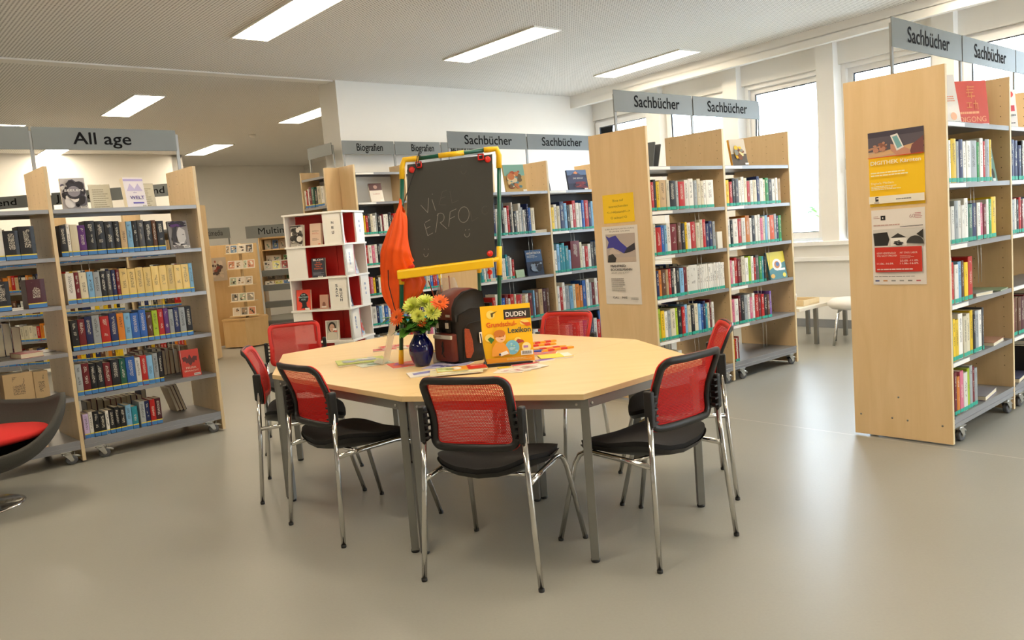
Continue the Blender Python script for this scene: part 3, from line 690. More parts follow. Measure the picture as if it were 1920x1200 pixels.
for bay, lvl, n, f0, f1 in ((0, 1, 12, .1, .8), (0, 2, 12, .1, .7), (0, 3, 8, .6, .95)):
    fill(rowR, bay, lvl, ' '.join(random.choice('kKmdnbsw') + '%.1f' % random.uniform(.7, 1.2) for _ in range(n)), f0, f1, te, back=True, vis=.3)
# rear bookcase
fill(rowK, 0, 1, 'w.7 r.8 b w.6 k.8 w.7 l n.6 w.8 s k.8 w r.7 k.6 w.5 k1 w.7 w.8 s.6 w.6 K.6 n.5 b.7 c1.2', .0, .80, te, hb=.28, hv=.05)
fill(rowK, 0, 2, 'w.6 t.7 w.6 s.6 r.5 w.7 l.6 n.6 w.5 k.7 w.6 w.5 t.6 s.6 w.5 r.6', .0, .47, te, hb=.22, hv=.03, seed=12)
fill(rowK, 0, 3, 'k r w l b d w.7 r1.2 c.6 r1.4 i.5 a1.1 w.5 w.5 d1.2', .1, .68, te, hb=.26, hv=.04); fill(rowK, 0, 3, 'l.4 m1 a1 h1 m.8', .70, .93, te, hb=.29, hv=.008, seed=14)
fill(rowK, 0, 4, 'w t k r w b s n w r', .1, .8, te, hb=.25)
fill(rowK, 1, 1, 'y.6 w.6 c.6 n.9 l.6 k.6 w.6 r.7 w.7 w.6 b.6 r.9 n.6 l1.2 w.5 w.5 l.5', .01, .83, te, hb=.29, hv=.035)
fill(rowK, 1, 2, 'w.6 l.6 t.6 t.6 t.8 l.5 d2 c.6 w.6 r.7 w.7 K.7 k.6 w.6 i.7 b.6 d.7 w.6 l.6 u.5', .01, .97, te, hb=.27, hv=.045)
fill(rowK, 1, 3, 'w.6 r.6 w.6 s.9 l.8 c.6 o.9 o.7 b.8 w.7 s.6 d.7 w.7 r.7 w.6 d.6 l.6', .01, .83, te, hb=.29, hv=.035)
fill(rowK, 1, 4, 'w t k r w b s n w r', .1, .66, te, hb=.25)
for bay in (0, 1):
    for lvl in (1, 2, 3): fill(rowK, bay, lvl, ' '.join(random.choice('kKmdnbsw') + '%.1f' % random.uniform(.7, 1.2) for _ in range(18)), .05, .95, te, back=True, hb=.26, hv=.04, vis=.2)
# wall bookcase
fill(rowB, 0, 2, 'w1 y.5 r.7 K.7 c.8 w.8 s.5 k.8 w.6 d.5 w.8 w.7 k1 m.6 r.8 t.6 w.5 b.6 w.6 r.6', .02, .95, te, hb=.23, hv=.02)
fill(rowB, 0, 3, 'i.6 r.6 w1 i.8 w.7 k.6 s.7 i.6 w.8 w.6 c.8 k.5 w.6 r.6 l.6', .02, .80, te, hb=.23, hv=.02)
fill(rowB, 0, 4, 'r.9 i.7 y.6 k.7 w.5 y.8 w.9 c.8 y.6 s.5 w.5 k.5 o.6 n.6', .02, .80, te, hb=.23, hv=.02)
fill(rowB, 0, 5, 'l.6 w1.2 n.6 l.7 w.6 b.9 w.6 r.5 w.8 d.6 w.9 b.6 l.6 v.6 w.6', .02, .9, te, hb=.23, hv=.02)
fill(rowB, 0, 6, 'l.6 w.8 s.6 w.8 a.9 c.8 t.6 s.6 w.5 l.8 d.9 d.9 d.8 r.6', .02, .9, te, hb=.2, hv=.02)
for lvl in (2, 3, 4, 5, 6):
    for bay in (1, 2): fill(rowB, bay, lvl, ' '.join(random.choice('wwwrbnkcsyti') + '%.1f' % random.uniform(.5, 1.1) for _ in range(18)), .02, .95, te, hb=.22)
fill(rowS, 0, 1, 'w.6 r.6 w.5 d.9 e1 k1 c1.4 w', .02, .9, bl, hb=.23, vis=.8); fill(rowS, 0, 2, 'w.6 r.6 w.5 d.9 e1 k1 c1.4 w', .02, .9, bl, hb=.23, vis=.6); fill(rowS, 0, 3, 'w.6 r.6 w.5 d.9 e1 k1 c1.4 w', .02, .9, bl, hb=.23, vis=.3)
for bay in (0, 1, 2):
    for lvl in (1, 2, 3, 4, 5): fill(rowJ, bay, lvl, ' '.join(random.choice('wrkmnaocy') + '%.1f' % random.uniform(.7, 1.2) for _ in range(16)), .05, .9, bl, vis=.05)

# build: the 300 that show largest as things, the rest as one mass
BOOKS.sort(key=lambda b: -b['score'])
NB_ = 285
for B in BOOKS[:NB_]:
    cv, pg = book_parts(B['t'], B['d'], B['h'], B['col'])
    o = cv.build('book', M['book'], mx=B['mx']); o.matrix_world = B['mx']; tag(o, B['label'], 'book', B['group'])
    pg.build('pages', M['pages'], o)
    if B['ck'] not in 'Z': sticker(B['t'], B['h'], B['sk']).build('spine_label', [M['blue'], M['yellow_label']] if B['sk'] == 'blue' else [M['teal']], o)
big = MB()
for B in BOOKS[NB_:]:
    for k, part in enumerate(book_parts(B['t'], B['d'], B['h'], B['col'])):
        n0 = len(big.f); big.add(part.v, part.f, k, False, None, B['mx'])
        for i, (c, u) in enumerate(zip(part.c, part.uv)): big.c[n0 + i] = c; big.uv[n0 + i] = u
    s = sticker(B['t'], B['h'], B['sk']); n0 = len(big.f); big.add(s.v, s.f, 0, False, None, B['mx'])
    for i, mm in enumerate(s.m): big.m[n0 + i] = (3 if mm else 2) if B['sk'] == 'blue' else 4
tag(big.build('books', [M['book'], M['pages'], M['blue'], M['yellow_label'], M['teal']]), 'small distant and half hidden library books filling the remaining shelves', 'books', kind='stuff')
# ------------------------------------------------------------------ shown books (covers outwards), lying books
def shown(name, mx, w, h, t, col, label, art=None, group=None, tilt=.16, cat='book', spine=None):
    """stands on its lower edge with the front cover facing local -y"""
    m = mx @ Matrix.Rotation(-tilt, 4, 'X')
    b = MB(); bd = .003
    b.box(-w/2, 0, 0, w/2, bd, h, 0, lin(col)); b.box(-w/2, t - bd, 0, w/2, t, h, 0, lin(col)); b.box(-w/2, bd, 0, -w/2 + bd, t - bd, h, 0, lin(spine or col))
    o = b.build(name, M['print']); o.matrix_world = m; tag(o, label, cat, group)
    p = MB(); p.box(-w/2 + bd, bd, .003, w/2 - .003, t - bd, h - .003); p.build('pages', M['pages'], o)
    if art:
        a = Art(); art(a, w, h); a.build('cover_print', o, Matrix.Translation((-w/2, -.0002, 0)))
    return o
def on(row, bay, lvl, f, y=.03, rz=0.):
    x0, x1 = row.bay(bay); return row.mx @ Matrix.Translation((x0 + f * (x1 - x0), y, row.levels[lvl] + .0006)) @ Matrix.Rotation(rz, 4, 'Z')
def lying(mx, w, d, t, col, label, group=None, top=None):
    """flat on its back: w along x, d along y, cover upwards, fore edge towards -y"""
    b = MB(); bd = .0025
    b.box(-w/2, 0, 0, w/2, d, bd, 0, lin(col)); b.box(-w/2, 0, t - bd, w/2, d, t, 0, lin(top or col)); b.box(-w/2, d - bd, bd, w/2, d, t - bd, 0, lin(col))
    o = b.build('book', M['print']); o.matrix_world = mx; tag(o, label, 'book', group)
    p = MB(); p.box(-w/2 + .003, .003, bd, w/2 - .003, d - bd, t - bd); p.build('pages', M['pages'], o); return o
def bar(a, x0, z0, x1, z1): 
    a.rect(x0, z0, x1, z1, '#f4f2ee'); n = 9
    for i in range(n): a.rect(x0 + (x1-x0)*(.1 + .8*i/n), z0 + (z1-z0)*.2, x0 + (x1-x0)*(.1 + .8*i/n + .045), z0 + (z1-z0)*.85, '#26262a')
def blot(a, cx, cz, rx, rz, c, n, seed, r=None):
    q = random.Random(seed)
    for _ in range(n):
        s = q.uniform(.15, .45); a.ell(cx + q.uniform(-1, 1) * rx * (1 - s), cz + q.uniform(-1, 1) * rz * (1 - s), rx * s, rz * s * q.uniform(.5, 1), q.choice(c), 9)
def art_seelen(a, w, h):
    a.rect(0, 0, w, h, '#b9b6ba'); blot(a, w*.5, h*.5, w*.5, h*.48, ['#2b2833', '#4a4656', '#1d1b24', '#77747e', '#d8d6d8'], 60, 3); a.ell(w*.5, h*.32, w*.16, h*.11, '#e2dfdf'); a.ell(w*.5, h*.55, w*.33, h*.25, '#2c2a36', 20); a.ell(w*.5, h*.55, w*.25, h*.17, '#8c8893'); a.text('SEELEN', w*.5, h*.55, h*.07, '#f0eeee', w*.75, 'c', .0006); bar(a, w*.68, h*.02, w*.95, h*.08)
def art_welt(a, w, h):
    a.rect(0, 0, w, h, '#e9e4ec'); a.rect(0, h*.88, w, h*.95, '#b6abdc'); a.poly([(w*.1, h*.55), (w*.3, h*.8), (w*.5, h*.62), (w*.7, h*.8), (w*.9, h*.55)], '#c3bade'); a.text('der', w*.5, h*.48, h*.045, '#7a6cae', w*.2, 'c'); a.text('WELT', w*.55, h*.28, h*.11, '#5c4d9c', w*.72, 'c', .0008); a.rect(w*.3, h*.13, w*.85, h*.18, '#5f57b5'); bar(a, w*.72, h*.02, w*.95, h*.08)
def art_lady(a, w, h):
    a.rect(0, 0, w, h, '#8e8a8c'); blot(a, w*.5, h*.88, w*.5, h*.12, ['#3c1c55', '#231a2d', '#5c2e78'], 26, 5); a.poly([(w*.42, h*.15), (w*.35, h*.55), (w*.55, h*.78), (w*.8, h*.65), (w*.82, h*.35), (w*.62, h*.12)], '#c9c6c6'); a.poly([(w*.3, 0), (w*.1, h*.35), (w*.25, h*.75), (w*.45, h*.82), (w*.35, h*.45)], '#2a2730'); a.ell(w*.7, h*.5, w*.06, h*.012, '#3a3840'); blot(a, w*.45, h*.15, w*.4, h*.1, ['#2a2730', '#dcd8d8'], 18, 8); bar(a, w*.62, h*.02, w*.92, h*.09)
def art_dragon(a, w, h):
    a.rect(0, 0, w, h, '#d8402f'); d = '#5a1a18'
    a.poly([(w*.5, h*.38), (w*.62, h*.5), (w*.6, h*.68), (w*.5, h*.82), (w*.4, h*.68), (w*.38, h*.5)], d)
    for s in (-1, 1): a.poly([(w*(.5+.05*s), h*.6), (w*(.5+.2*s), h*.74), (w*(.5+.4*s), h*.72), (w*(.5+.36*s), h*.55), (w*(.5+.27*s), h*.58), (w*(.5+.2*s), h*.48), (w*(.5+.12*s), h*.52)], d)
    a.text('FEUER', w*.5, h*.28, h*.075, '#f2cdb6', w*.55, 'c', .0006); a.text('ERWACHT', w*.5, h*.17, h*.06, '#f2cdb6', w*.75, 'c', .0006); bar(a, w*.6, h*.02, w*.94, h*.1)
shown('book', on(rowL, 1, 0, .175, .10, -.12), .165, .235, .03, '#57545f', 'face-out black and white fantasy book leaning on the top All age shelf', art_seelen, spine='#e8e0cc')
shown('book', on(rowL, 1, 0, .60, .10, .16), .155, .235, .05, '#ece6e2', 'thick white and lilac book shown face-out on the top All age shelf', art_welt, spine='#efe4cc')
shown('book', on(rowL, 1, 1, .855, .03, -.05), .15, .225, .03, '#3b3842', 'grey and purple book with a woman\'s face shown at the right of the black books', art_lady)
shown('book', on(rowL, 1, 4, .835, .06, -.1), .145, .215, .03, '#d8402f', 'red book with a dark winged dragon shown on the fifth All age shelf', art_dragon)
for f, s in ((.41, 1), (.73, 2)):
    a = Art('#cfc9b4', .15, .20); a.lines(.02, .02, .13, .17, 9, '#9a957f', .4, s)
    r = empty('notice_holder', (0, 0, 0), 0, ['beige printed sheet in a clear stand between the two face-out All age books', 'beige printed sheet in a clear stand right of the lilac book'][s - 1], 'notice', mx=on(rowL, 1, 0, f, .30) @ Matrix.Rotation(-.15, 4, 'X') @ Matrix.Translation((-.075, 0, 0)))
    a.build('sheet', r, Matrix.Identity(4)); b = MB(); b.box(-.003, .001, 0, .153, .004, .205); b.build('holder', M['acryl'], r)
lying(on(rowL, 0, 3, .78, .02, .12), .15, .21, .035, '#a4424a', 'cream-edged red book lying flat on the fourth shelf of the left All age bay', top='#b0525a')
lying(on(rowL, 0, 5, .72, .02, -.05), .17, .21, .05, '#9c4a44', 'thick book lying flat on the lowest shelf of the left All age bay', top='#8a4b45')
def art_paint(a, w, h):
    a.rect(0, 0, w, h*.6, '#c9a765'); a.rect(0, h*.6, w, h, '#7fb0a4'); blot(a, w*.45, h*.45, w*.4, h*.35, ['#a5502e', '#e0c38a', '#6e5a3a', '#c2713c', '#d8c6a0', '#5f8e96'], 45, 11); a.rect(w*.78, h*.02, w*.96, h*.08, '#f1eee6')
def art_mount(a, w, h):
    a.rect(0, 0, w, h, '#2a3450'); a.rect(0, h*.75, w, h, '#5f7aa5'); a.poly([(0, h*.6), (w*.25, h*.8), (w*.45, h*.95), (w*.6, h*.82), (w, h*.55), (w, h*.35), (0, h*.35)], '#3d4668'); a.poly([(w*.32, h*.84), (w*.45, h*.95), (w*.56, h*.84), (w*.47, h*.8)], '#e79a6a'); blot(a, w*.6, h*.25, w*.38, h*.2, ['#7a2f42', '#3c2540', '#a23f3c'], 24, 4); a.text('DIE BERGE', w*.5, h*.55, h*.07, '#e8e4e2', w*.5, 'c'); a.rect(w*.76, h*.03, w*.94, h*.09, '#f1eee6')
def art_grey(a, w, h):
    a.rect(0, 0, w, h, '#74767a'); blot(a, w*.5, h*.85, w*.5, h*.14, ['#2a2b2e', '#9da0a4'], 20, 2); a.lines(w*.1, h*.4, w*.7, h*.6, 5, '#a9acb0', .4, 3)
def art_arch(a, w, h):
    a.rect(0, 0, w, h, '#1f2f4c'); a.rect(0, h*.55, w, h, '#3b5f8c'); a.text('ARCHITEKTUR', w*.5, h*.84, h*.08, '#f0eeea', w*.88, 'c', .0006); a.lines(w*.08, h*.7, w*.7, h*.8, 2, '#c9d2dd', .4, 3); blot(a, w*.5, h*.3, w*.42, h*.26, ['#141a28', '#5d7391', '#0f1420', '#8ea0b8'], 26, 6)
def art_nav(a, w, h):
    a.rect(0, 0, w, h, '#233a66'); a.text('Natur', w*.1, h*.78, h*.1, '#e6e4df', w*.5, 'l'); blot(a, w*.55, h*.3, w*.4, h*.28, ['#a5655a', '#4a3f58', '#c09a84'], 24, 7)
shown('book', on(rowK, 0, 0, .34, .16, .0), .05, .26, .04, '#25262a', 'dark narrow book standing just right of the chalkboard on the top shelf')
shown('book', on(rowK, 0, 0, .68, .12, -.2), .245, .29, .025, '#b9a06a', 'large book with a painted landscape cover on top of the rear bookcase', art_paint)
shown('book', on(rowK, 1, 0, .16, .2, .25), .19, .31, .02, '#606266', 'grey book shown left of the mountain book on the rear bookcase', art_grey)
shown('book', on(rowK, 1, 0, .58, .12, -.16), .27, .23, .025, '#222b42', 'dark landscape-format book with a glowing mountain peak on the rear bookcase', art_mount)
shown('book', on(rowK, 0, 2, .80, .05, -.2), .20, .27, .025, '#1f2f4c', 'navy architecture book shown face-out on the rear bookcase, left bay', art_arch)
shown('book', on(rowK, 1, 1, .90, .05, -.05), .16, .26, .025, '#233a66', 'navy book shown face-out right of the white books, rear bookcase', art_nav)
lying(on(rowK, 0, 1, .885, .03), .19, .25, .03, '#e4e0d8', 'white book lying flat on the second shelf of the rear bookcase', top='#efece4')
lying(on(rowK, 0, 2, .25, .01), .36, .2, .03, '#dfdcd4', 'white binder lying flat in front of the small books, rear bookcase')
shown('book', on(rowK, 0, 2, .59, .06, .0), .12, .08, .08, '#8fa668', 'small green box-shaped book beside the navy architecture book')
shown('book', on(rowK, 1, 4, .84, .03, -.1), .26, .34, .02, '#2a66b4', 'large blue picture book on the lowest shelf behind the far chair, rear bookcase', lambda a, w, h: (a.rect(0, 0, w, h, '#2a66b4'), blot(a, w*.5, h*.5, w*.42, h*.42, ['#e8e8e4', '#5a92d0', '#d8743c', '#1f4f92'], 16, 5)))
def art_bio(a, w, h): a.rect(0, 0, w, h, '#e6e0d6'); a.rect(0, h*.62, w, h, '#4a1f24'); a.ell(w*.5, h*.8, w*.15, h*.1, '#b08a80'); a.text('Leben', w*.5, h*.4, h*.07, '#a33a3a', w*.5, 'c'); a.rect(w*.7, h*.04, w*.95, h*.1, '#f4f2ee')
shown('book', on(rowB, 0, 1, .44, .04, -.25), .16, .24, .035, '#e6e0d6', 'dark red and white biography leaning alone on the wall bookcase', art_bio, tilt=.35)
shown('book', on(rowM, 0, 0, .30, .30, -1.35), .17, .23, .012, '#5c6468', 'grey book seen edge-on on top of the centre bookcase', tilt=.3)
shown('book', on(rowM, 0, 0, .38, .30, -1.35), .15, .22, .01, '#55595c', 'slim grey folder leaning behind the edge-on grey book', tilt=.38)
def art_bride(a, w, h): a.rect(0, 0, w, h, '#cfc6b6'); a.rect(0, 0, w, h*.45, '#5a5148'); blot(a, w*.5, h*.5, w*.35, h*.3, ['#e8b92c', '#f0dca0', '#7d4a2c', '#8a8a80'], 30, 9); a.rect(w*.75, h*.03, w*.98, h*.1, '#f4f2ee')
shown('book', on(rowM, 1, 0, .33, .06, -.28), .165, .24, .03, '#cfc6b6', 'book with yellow figure on the cover, top of the centre bookcase', art_bride, spine='#e0a020', tilt=.2)
def art_donut(a, w, h):
    a.rect(0, 0, w, h, '#3f7e86'); a.poly([(0, h), (w, h), (w, h*.62), (w*.45, h*.5), (0, h*.35)], '#e0cc30'); a.ell(w*.5, h*.52, w*.27, h*.22, '#e9e6df', 26); a.ell(w*.5, h*.52, w*.16, h*.13, '#c07a3c'); a.ell(w*.53, h*.54, w*.1, h*.08, '#3c6aa0'); a.rect(w*.58, h*.3, w*.92, h*.38, '#f4f2ee'); a.ell(w*.83, h*.12, w*.1, h*.08, '#e2d24a'); a.ell(w*.15, h*.12, w*.12, h*.08, '#d8a848')
shown('book', on(rowM, 1, 3, .81, .03, -.05), .26, .25, .02, '#3f7e86', 'yellow and teal book with a white ring on the cover, centre bookcase', art_donut)
b = MB(); b.box(-.035, 0, 0, .035, .1, .14); o = b.build('card_box', M['pages_w'], bevel=.002); o.matrix_world = on(rowM, 0, 2, .93, .02); tag(o, 'small cream card box beside the striped dark books, centre bookcase', 'box')
def art_peach(a, w, h): a.rect(0, 0, w, h, '#d9d5d0'); a.lines(w*.15, h*.62, w*.8, h*.72, 2, '#d98a6a', .5, 4); a.lines(w*.3, h*.45, w*.95, h*.58, 3, '#d98a6a', .5, 5); a.ell(w*.78, h*.16, w*.1, h*.08, '#e0a27c'); bar(a, w*.76, h*.01, w*.98, h*.07)
def art_qi(a, w, h):
    a.rect(0, 0, w, h, '#c63a1c'); a.text('QIGONG', w*.5, h*.12, h*.12, '#e8a06a', w*.82, 'c'); a.lines(w*.08, h*.28, w*.9, h*.36, 1, '#e8a06a', .6, 4); g = '#d9813c'
    for (x0, z0, x1, z1) in ((.40, .86, .62, .88), (.38, .80, .6, .82), (.36, .74, .58, .76), (.42, .68, .44, .90), (.5, .62, .52, .76), (.38, .66, .62, .68), (.34, .52, .5, .54), (.41, .42, .43, .54), (.34, .42, .5, .44), (.54, .50, .68, .52), (.60, .40, .62, .58), (.66, .38, .68, .52)): a.rect(w*x0, h*z0, w*x1, h*z1, g)
    bar(a, w*.66, h*.01, w*.96, h*.07)
def art_cross(a, w, h):
    a.rect(0, 0, w, h, '#e4dfdb'); a.rect(w*.08, h*.45, w*.92, h*.60, '#c92a3c'); a.rect(w*.36, h*.28, w*.60, h*.75, '#c92a3c'); a.ell(w*.48, h*.82, w*.09, h*.08, '#3a5a78'); a.ell(w*.78, h*.88, w*.12, h*.08, '#d83a2c'); a.lines(w*.1, h*.08, w*.9, h*.22, 3, '#4a4a4c', .5, 3); bar(a, w*.66, h*.30, w*.96, h*.38)
shown('book', on(rowR, 0, 0, .26, .10, -.55), .20, .30, .045, '#dcd4cb', 'thick whitish book leaning on top of the right bookcase', art_peach, spine='#dcb48a', tilt=.22)
shown('book', on(rowR, 0, 0, .74, .12, -.5), .24, .29, .04, '#c63a1c', 'red QIGONG book shown on top of the right bookcase', art_qi, spine='#e06a1c', tilt=.1)
shown('book', on(rowR, 1, 0, .24, .10, -.5), .19, .26, .02, '#e4dfdb', 'white book with a red cross on top of the right bookcase', art_cross, tilt=.1)
def art_sea(a, w, h): a.rect(0, 0, w, h, '#6f9a8e'); a.lines(w*.2, h*.6, w*.9, h*.75, 2, '#dfe6dc', .4, 3); a.ell(w*.7, h*.2, w*.12, h*.14, '#3a3a34'); a.rect(w*.6, h*.01, w*.85, h*.08, '#eef0ec')
shown('book', on(rowR, 0, 1, .83, .05, -.05), .17, .24, .02, '#6f9a8e', 'sea-green book shown face-out at the end of the second shelf, right bookcase', art_sea)
lying(on(rowR, 0, 3, .55, .01, -.15), .2, .24, .02, '#e0ddd6', 'white flat book lying beside the red book, right bookcase', top='#9aa29a')
lying(on(rowR, 0, 3, .86, .0, .1), .2, .22, .008, '#8aa682', 'thin greenish booklet lying at the end of the fourth shelf, right bookcase')
lying(on(rowR, 0, 4, .78, .01, .1), .26, .24, .022, '#cfccc2', 'book lying flat on the fifth shelf of the right bookcase', top='#b98c74')
lying(on(rowR, 0, 5, .66, .02, .12), .3, .24, .03, '#7a6f9a', 'violet book lying flat on the lowest shelf of the right bookcase', top='#8c8c94')
lying(on(rowR, 1, 5, .25, .02, .12), .3, .24, .03, '#3a3a5a', 'dark book lying flat on the lowest shelf, second right bay', top='#4c4c64')

# ------------------------------------------------------------------ posters and notice on the bookcase ends
def endmx(row, s, z):     # s measured from the rear top corner of the end panel towards the front
    return row.mx @ Matrix.Translation((row.ups[0] - .0015, row.depth - s, z)) @ Matrix.Rotation(-PI/2, 4, 'Z')
def poster(row, s, z, W, H, art, label, cat='poster'):
    r = empty('poster' if cat == 'poster' else 'notice', (0, 0, 0), 0, label, cat, mx=endmx(row, s, z) )
    b = MB(); b.box(0, -.0006, 0, W, 0, H); b.build('paper', M['pages_w'], r); a = Art(); a.k = 2; art(a, W, H); a.build('print', r, Matrix.Identity(4)); return r
def art_notice(a, w, h):
    a.rect(0, 0, w, h, '#fbd016'); c = '#8a6f1c'
    for i, (t_, ww) in enumerate((('Bitte auf', .34), ('ausreichenden', .62), ('<-->Abstand<-->', .74), ('O achten! O', .52))): a.text(t_, w*.5, h*(.74 - .2*i), h*.085, c, w*ww, 'c')
poster(rowM, .115, 1.43, .325, .225, art_notice, 'yellow notice taped on the end panel of the centre bookcase', 'notice')
def art_mb(a, w, h):
    a.rect(0, 0, w, h, '#e9e3dc'); a.text('JUBILÄUMSAUSSTELLUNG', w*.5, h*.955, h*.016, '#6a6660', w*.82, 'c'); a.text('40 JAHRE GALERIE', w*.5, h*.925, h*.016, '#6a6660', w*.58, 'c')
    x0, x1, z0, z1 = w*.10, w*.92, h*.54, h*.90
    a.rect(x0, z0, x1, z1, '#b9aca4'); a.rect(x0, z0, x1, z0 + h*.06, '#c4b3a4')
    W_, H_ = x1 - x0, z1 - z0; P = lambda *q: [(x0 + W_*u, z0 + H_*v) for u, v in q]
    a.poly(P((0, .95), (.12, .88), (.35, .95), (.5, .72), (.72, .5), (.98, .66), (.99, .42), (.8, .34), (.6, .3), (.42, .42), (.22, .52), (.03, .5), (.1, .72)), '#3a3a9a'); a.poly(P((.6, .3), (.8, .34), (.99, .42), (.98, .66), (.72, .5)), '#2c2a38')
    a.poly(P((.12, .42), (.25, .52), (.35, .4), (.5, .32), (.42, .28), (.25, .3), (.1, .15)), '#cdbfb4'); a.poly(P((.03, .0), (.06, .25), (.22, .3), (.34, .14), (.3, 0)), '#2b2a2c')
    a.text('MANFRED', w*.2, h*.475, h*.032, '#2b2b2b', w*.42, 'l', .0006); a.text('BOCKELMANN', w*.2, h*.43, h*.032, '#2b2b2b', w*.60, 'l', .0006); a.text('„BAUM UND BLATT"', w*.2, h*.395, h*.018, '#8a857e', w*.52, 'l')
    a.lines(w*.2, h*.16, w*.6, h*.34, 7, '#8f8a84', .4, 5); a.text('GAL', w*.22, h*.075, h*.024, '#1d1d1d', w*.17, 'l', .0008); a.text('RIE', w*.48, h*.075, h*.024, '#1d1d1d', w*.15, 'l', .0008); a.lines(w*.74, h*.06, w*.95, h*.09, 2, '#5a5a5a', .4, 6)
poster(rowM, .085, .78, .375, .625, art_mb, 'white exhibition poster with a blue cloth picture under the yellow notice')
def art_digi(a, w, h):
    a.rect(0, 0, w, h, '#fbcb10'); z = h*.66
    a.rect(0, z, w, h, '#5c5560'); a.rect(0, z, w, z + h*.08, '#c9a88c'); a.poly([(0, z + h*.05), (w*.5, z + h*.1), (w, z + h*.16), (w, z + h*.1), (w*.5, z + h*.04), (0, z)], '#d9b083'); a.poly([(0, z + h*.13), (w*.35, z + h*.17), (w*.35, z + h*.15), (0, z + h*.10)], '#b98c74')
    a.rect(0, h*.93, w, h, '#453f4e'); blot(a, w*.22, z + h*.12, w*.13, h*.09, ['#4a3c48', '#93604f', '#c48c74'], 14, 3); a.poly([(w*.75, z), (w*.8, z + h*.12), (w, z + h*.22), (w, z)], '#7a4a4a')
    a.poly([(w*.42, z + h*.16), (w*.42, z + h*.08), (w*.52, z + h*.005), (w*.78, z), (w*.76, z + h*.06), (w*.62, z + h*.12)], '#c9917a')
    a.poly([(w*.42, z + h*.27), (w*.55, z + h*.29), (w*.66, z + h*.10), (w*.53, z + h*.06)], '#ece8e6'); a.poly([(w*.455, z + h*.25), (w*.54, z + h*.263), (w*.63, z + h*.115), (w*.545, z + h*.09)], '#7ab0b8')
    a.rect(0, z - h*.006, w, z + h*.004, '#d8501c')
    a.text('DIGITHEK Kärnten', w*.05, h*.56, h*.052, '#f6f2e4', w*.9, 'l', .0007); a.lines(w*.05, h*.40, w*.85, h*.47, 2, '#f6efcf', .45, 8); a.text('Digitale Medien:', w*.05, h*.30, h*.03, '#f6efcf', w*.42, 'l'); a.lines(w*.05, h*.22, w*.6, h*.28, 3, '#f6efcf', .45, 9)
    a.rect(w*.0, h*.04, w, h*.14, '#f2ecdc'); a.rect(w*.12, h*.07, w*.18, h*.13, '#26262a'); a.rect(w*.14, h*.10, w*.2, h*.115, '#f2ecdc'); a.lines(w*.5, h*.07, w*.85, h*.1, 1, '#8c8a84', .5, 4); a.lines(w*.1, h*.045, w*.22, h*.06, 1, '#55534f', .5, 3)
poster(rowR, .14, 1.395, .315, .43, art_digi, 'yellow DIGITHEK poster with a hand holding a phone, right bookcase end')
def art_bw(a, w, h):
    a.rect(0, 0, w, h, '#ece5df'); a.lines(w*.04, h*.88, w*.16, h*.92, 2, '#b38a84', .4, 3); a.rect(w*.18, h*.86, w*.27, h*.92, '#1f1f20'); a.rect(w*.21, h*.88, w*.23, h*.9, '#ece5df'); a.text('60', w*.72, h*.87, h*.05, '#b99a9a', w*.1, 'l'); a.lines(w*.82, h*.86, w*.96, h*.94, 4, '#c47a84', .4, 4)
    a.lines(w*.04, h*.78, w*.6, h*.81, 1, '#c9a49c', .5, 5)
    z0, z1 = h*.50, h*.74; a.rect(w*.03, z0, w*.97, z1, '#d6d2cc')
    a.poly([(w*.05, z0 + h*.02), (w*.03, h*.69), (w*.3, h*.70), (w*.34, h*.60), (w*.3, z0 + h*.02)], '#232322'); a.poly([(w*.36, h*.62), (w*.5, h*.68), (w*.66, h*.62)], '#2f2f2e'); a.rect(w*.36, z0 + h*.01, w*.66, h*.62, '#efece6'); blot(a, w*.5, z0 + h*.05, w*.12, h*.04, ['#2a2a2a', '#55534f'], 12, 6)
    a.ell(w*.82, z0 + h*.03, w*.16, h*.11, '#3a3836', 20, 0, PI); a.poly([(w*.85, h*.66), (w*.97, h*.72), (w*.97, h*.6)], '#262524'); a.poly([(w*.55, h*.765), (w*.97, h*.775), (w*.97, h*.765), (w*.55, h*.758)], '#3a3a3a')
    a.rect(w*.06, h*.17, w*.94, h*.50, '#cf3122'); a.text('KEMP HERMENGILD', w*.1, h*.41, h*.024, '#f0d8cf', w*.36, 'l'); a.text('WEG NACHT SPRECHEN', w*.1, h*.375, h*.024, '#f0d8cf', w*.38, 'l'); a.text('MIT STADL LABOR', w*.54, h*.41, h*.024, '#f0d8cf', w*.32, 'l'); a.lines(w*.54, h*.345, w*.8, h*.39, 3, '#e8a79a', .4, 3)
    a.text('11.06.-16.09.', w*.1, h*.27, h*.024, '#f4e4de', w*.32, 'l'); a.text('23.05.-11.05.', w*.54, h*.305, h*.024, '#f4e4de', w*.34, 'l'); a.text('11.06.-16.09.', w*.54, h*.27, h*.024, '#f4e4de', w*.34, 'l'); a.lines(w*.1, h*.19, w*.9, h*.22, 1, '#f0d8cf', .5, 9); a.lines(w*.05, h*.10, w*.95, h*.12, 1, '#8c8882', .4, 9)
    for i, c in enumerate(('#3a4a8a', '#c98a4a', '#9a9892', '#a5a29c', '#8f8c86', '#c46a6a')): a.rect(w*(.06 + .155*i), h*.045, w*(.06 + .155*i + .08), h*.062, c)
poster(rowR, .145, .935, .305, .44, art_bw, 'white and red exhibition poster with a black and white picture, right bookcase end')
for (s, z) in ((.27, .26), (.04, .135), (.23, .13), (.32, .125), (.515, .115)): pass
b = MB()
for (s, z) in ((.27, .26), (.04, .135), (.23, .13), (.32, .125), (.515, .115)): b.lathe([(.006, 0), (.006, .0012)], 10, mx=Matrix.Translation((rowR.ups[0], rowR.depth - s, z)) @ Matrix.Rotation(-PI/2, 4, 'Y'))
b.build('screw_cap', M['steel'], bpy.data.objects['bookshelf.002'])

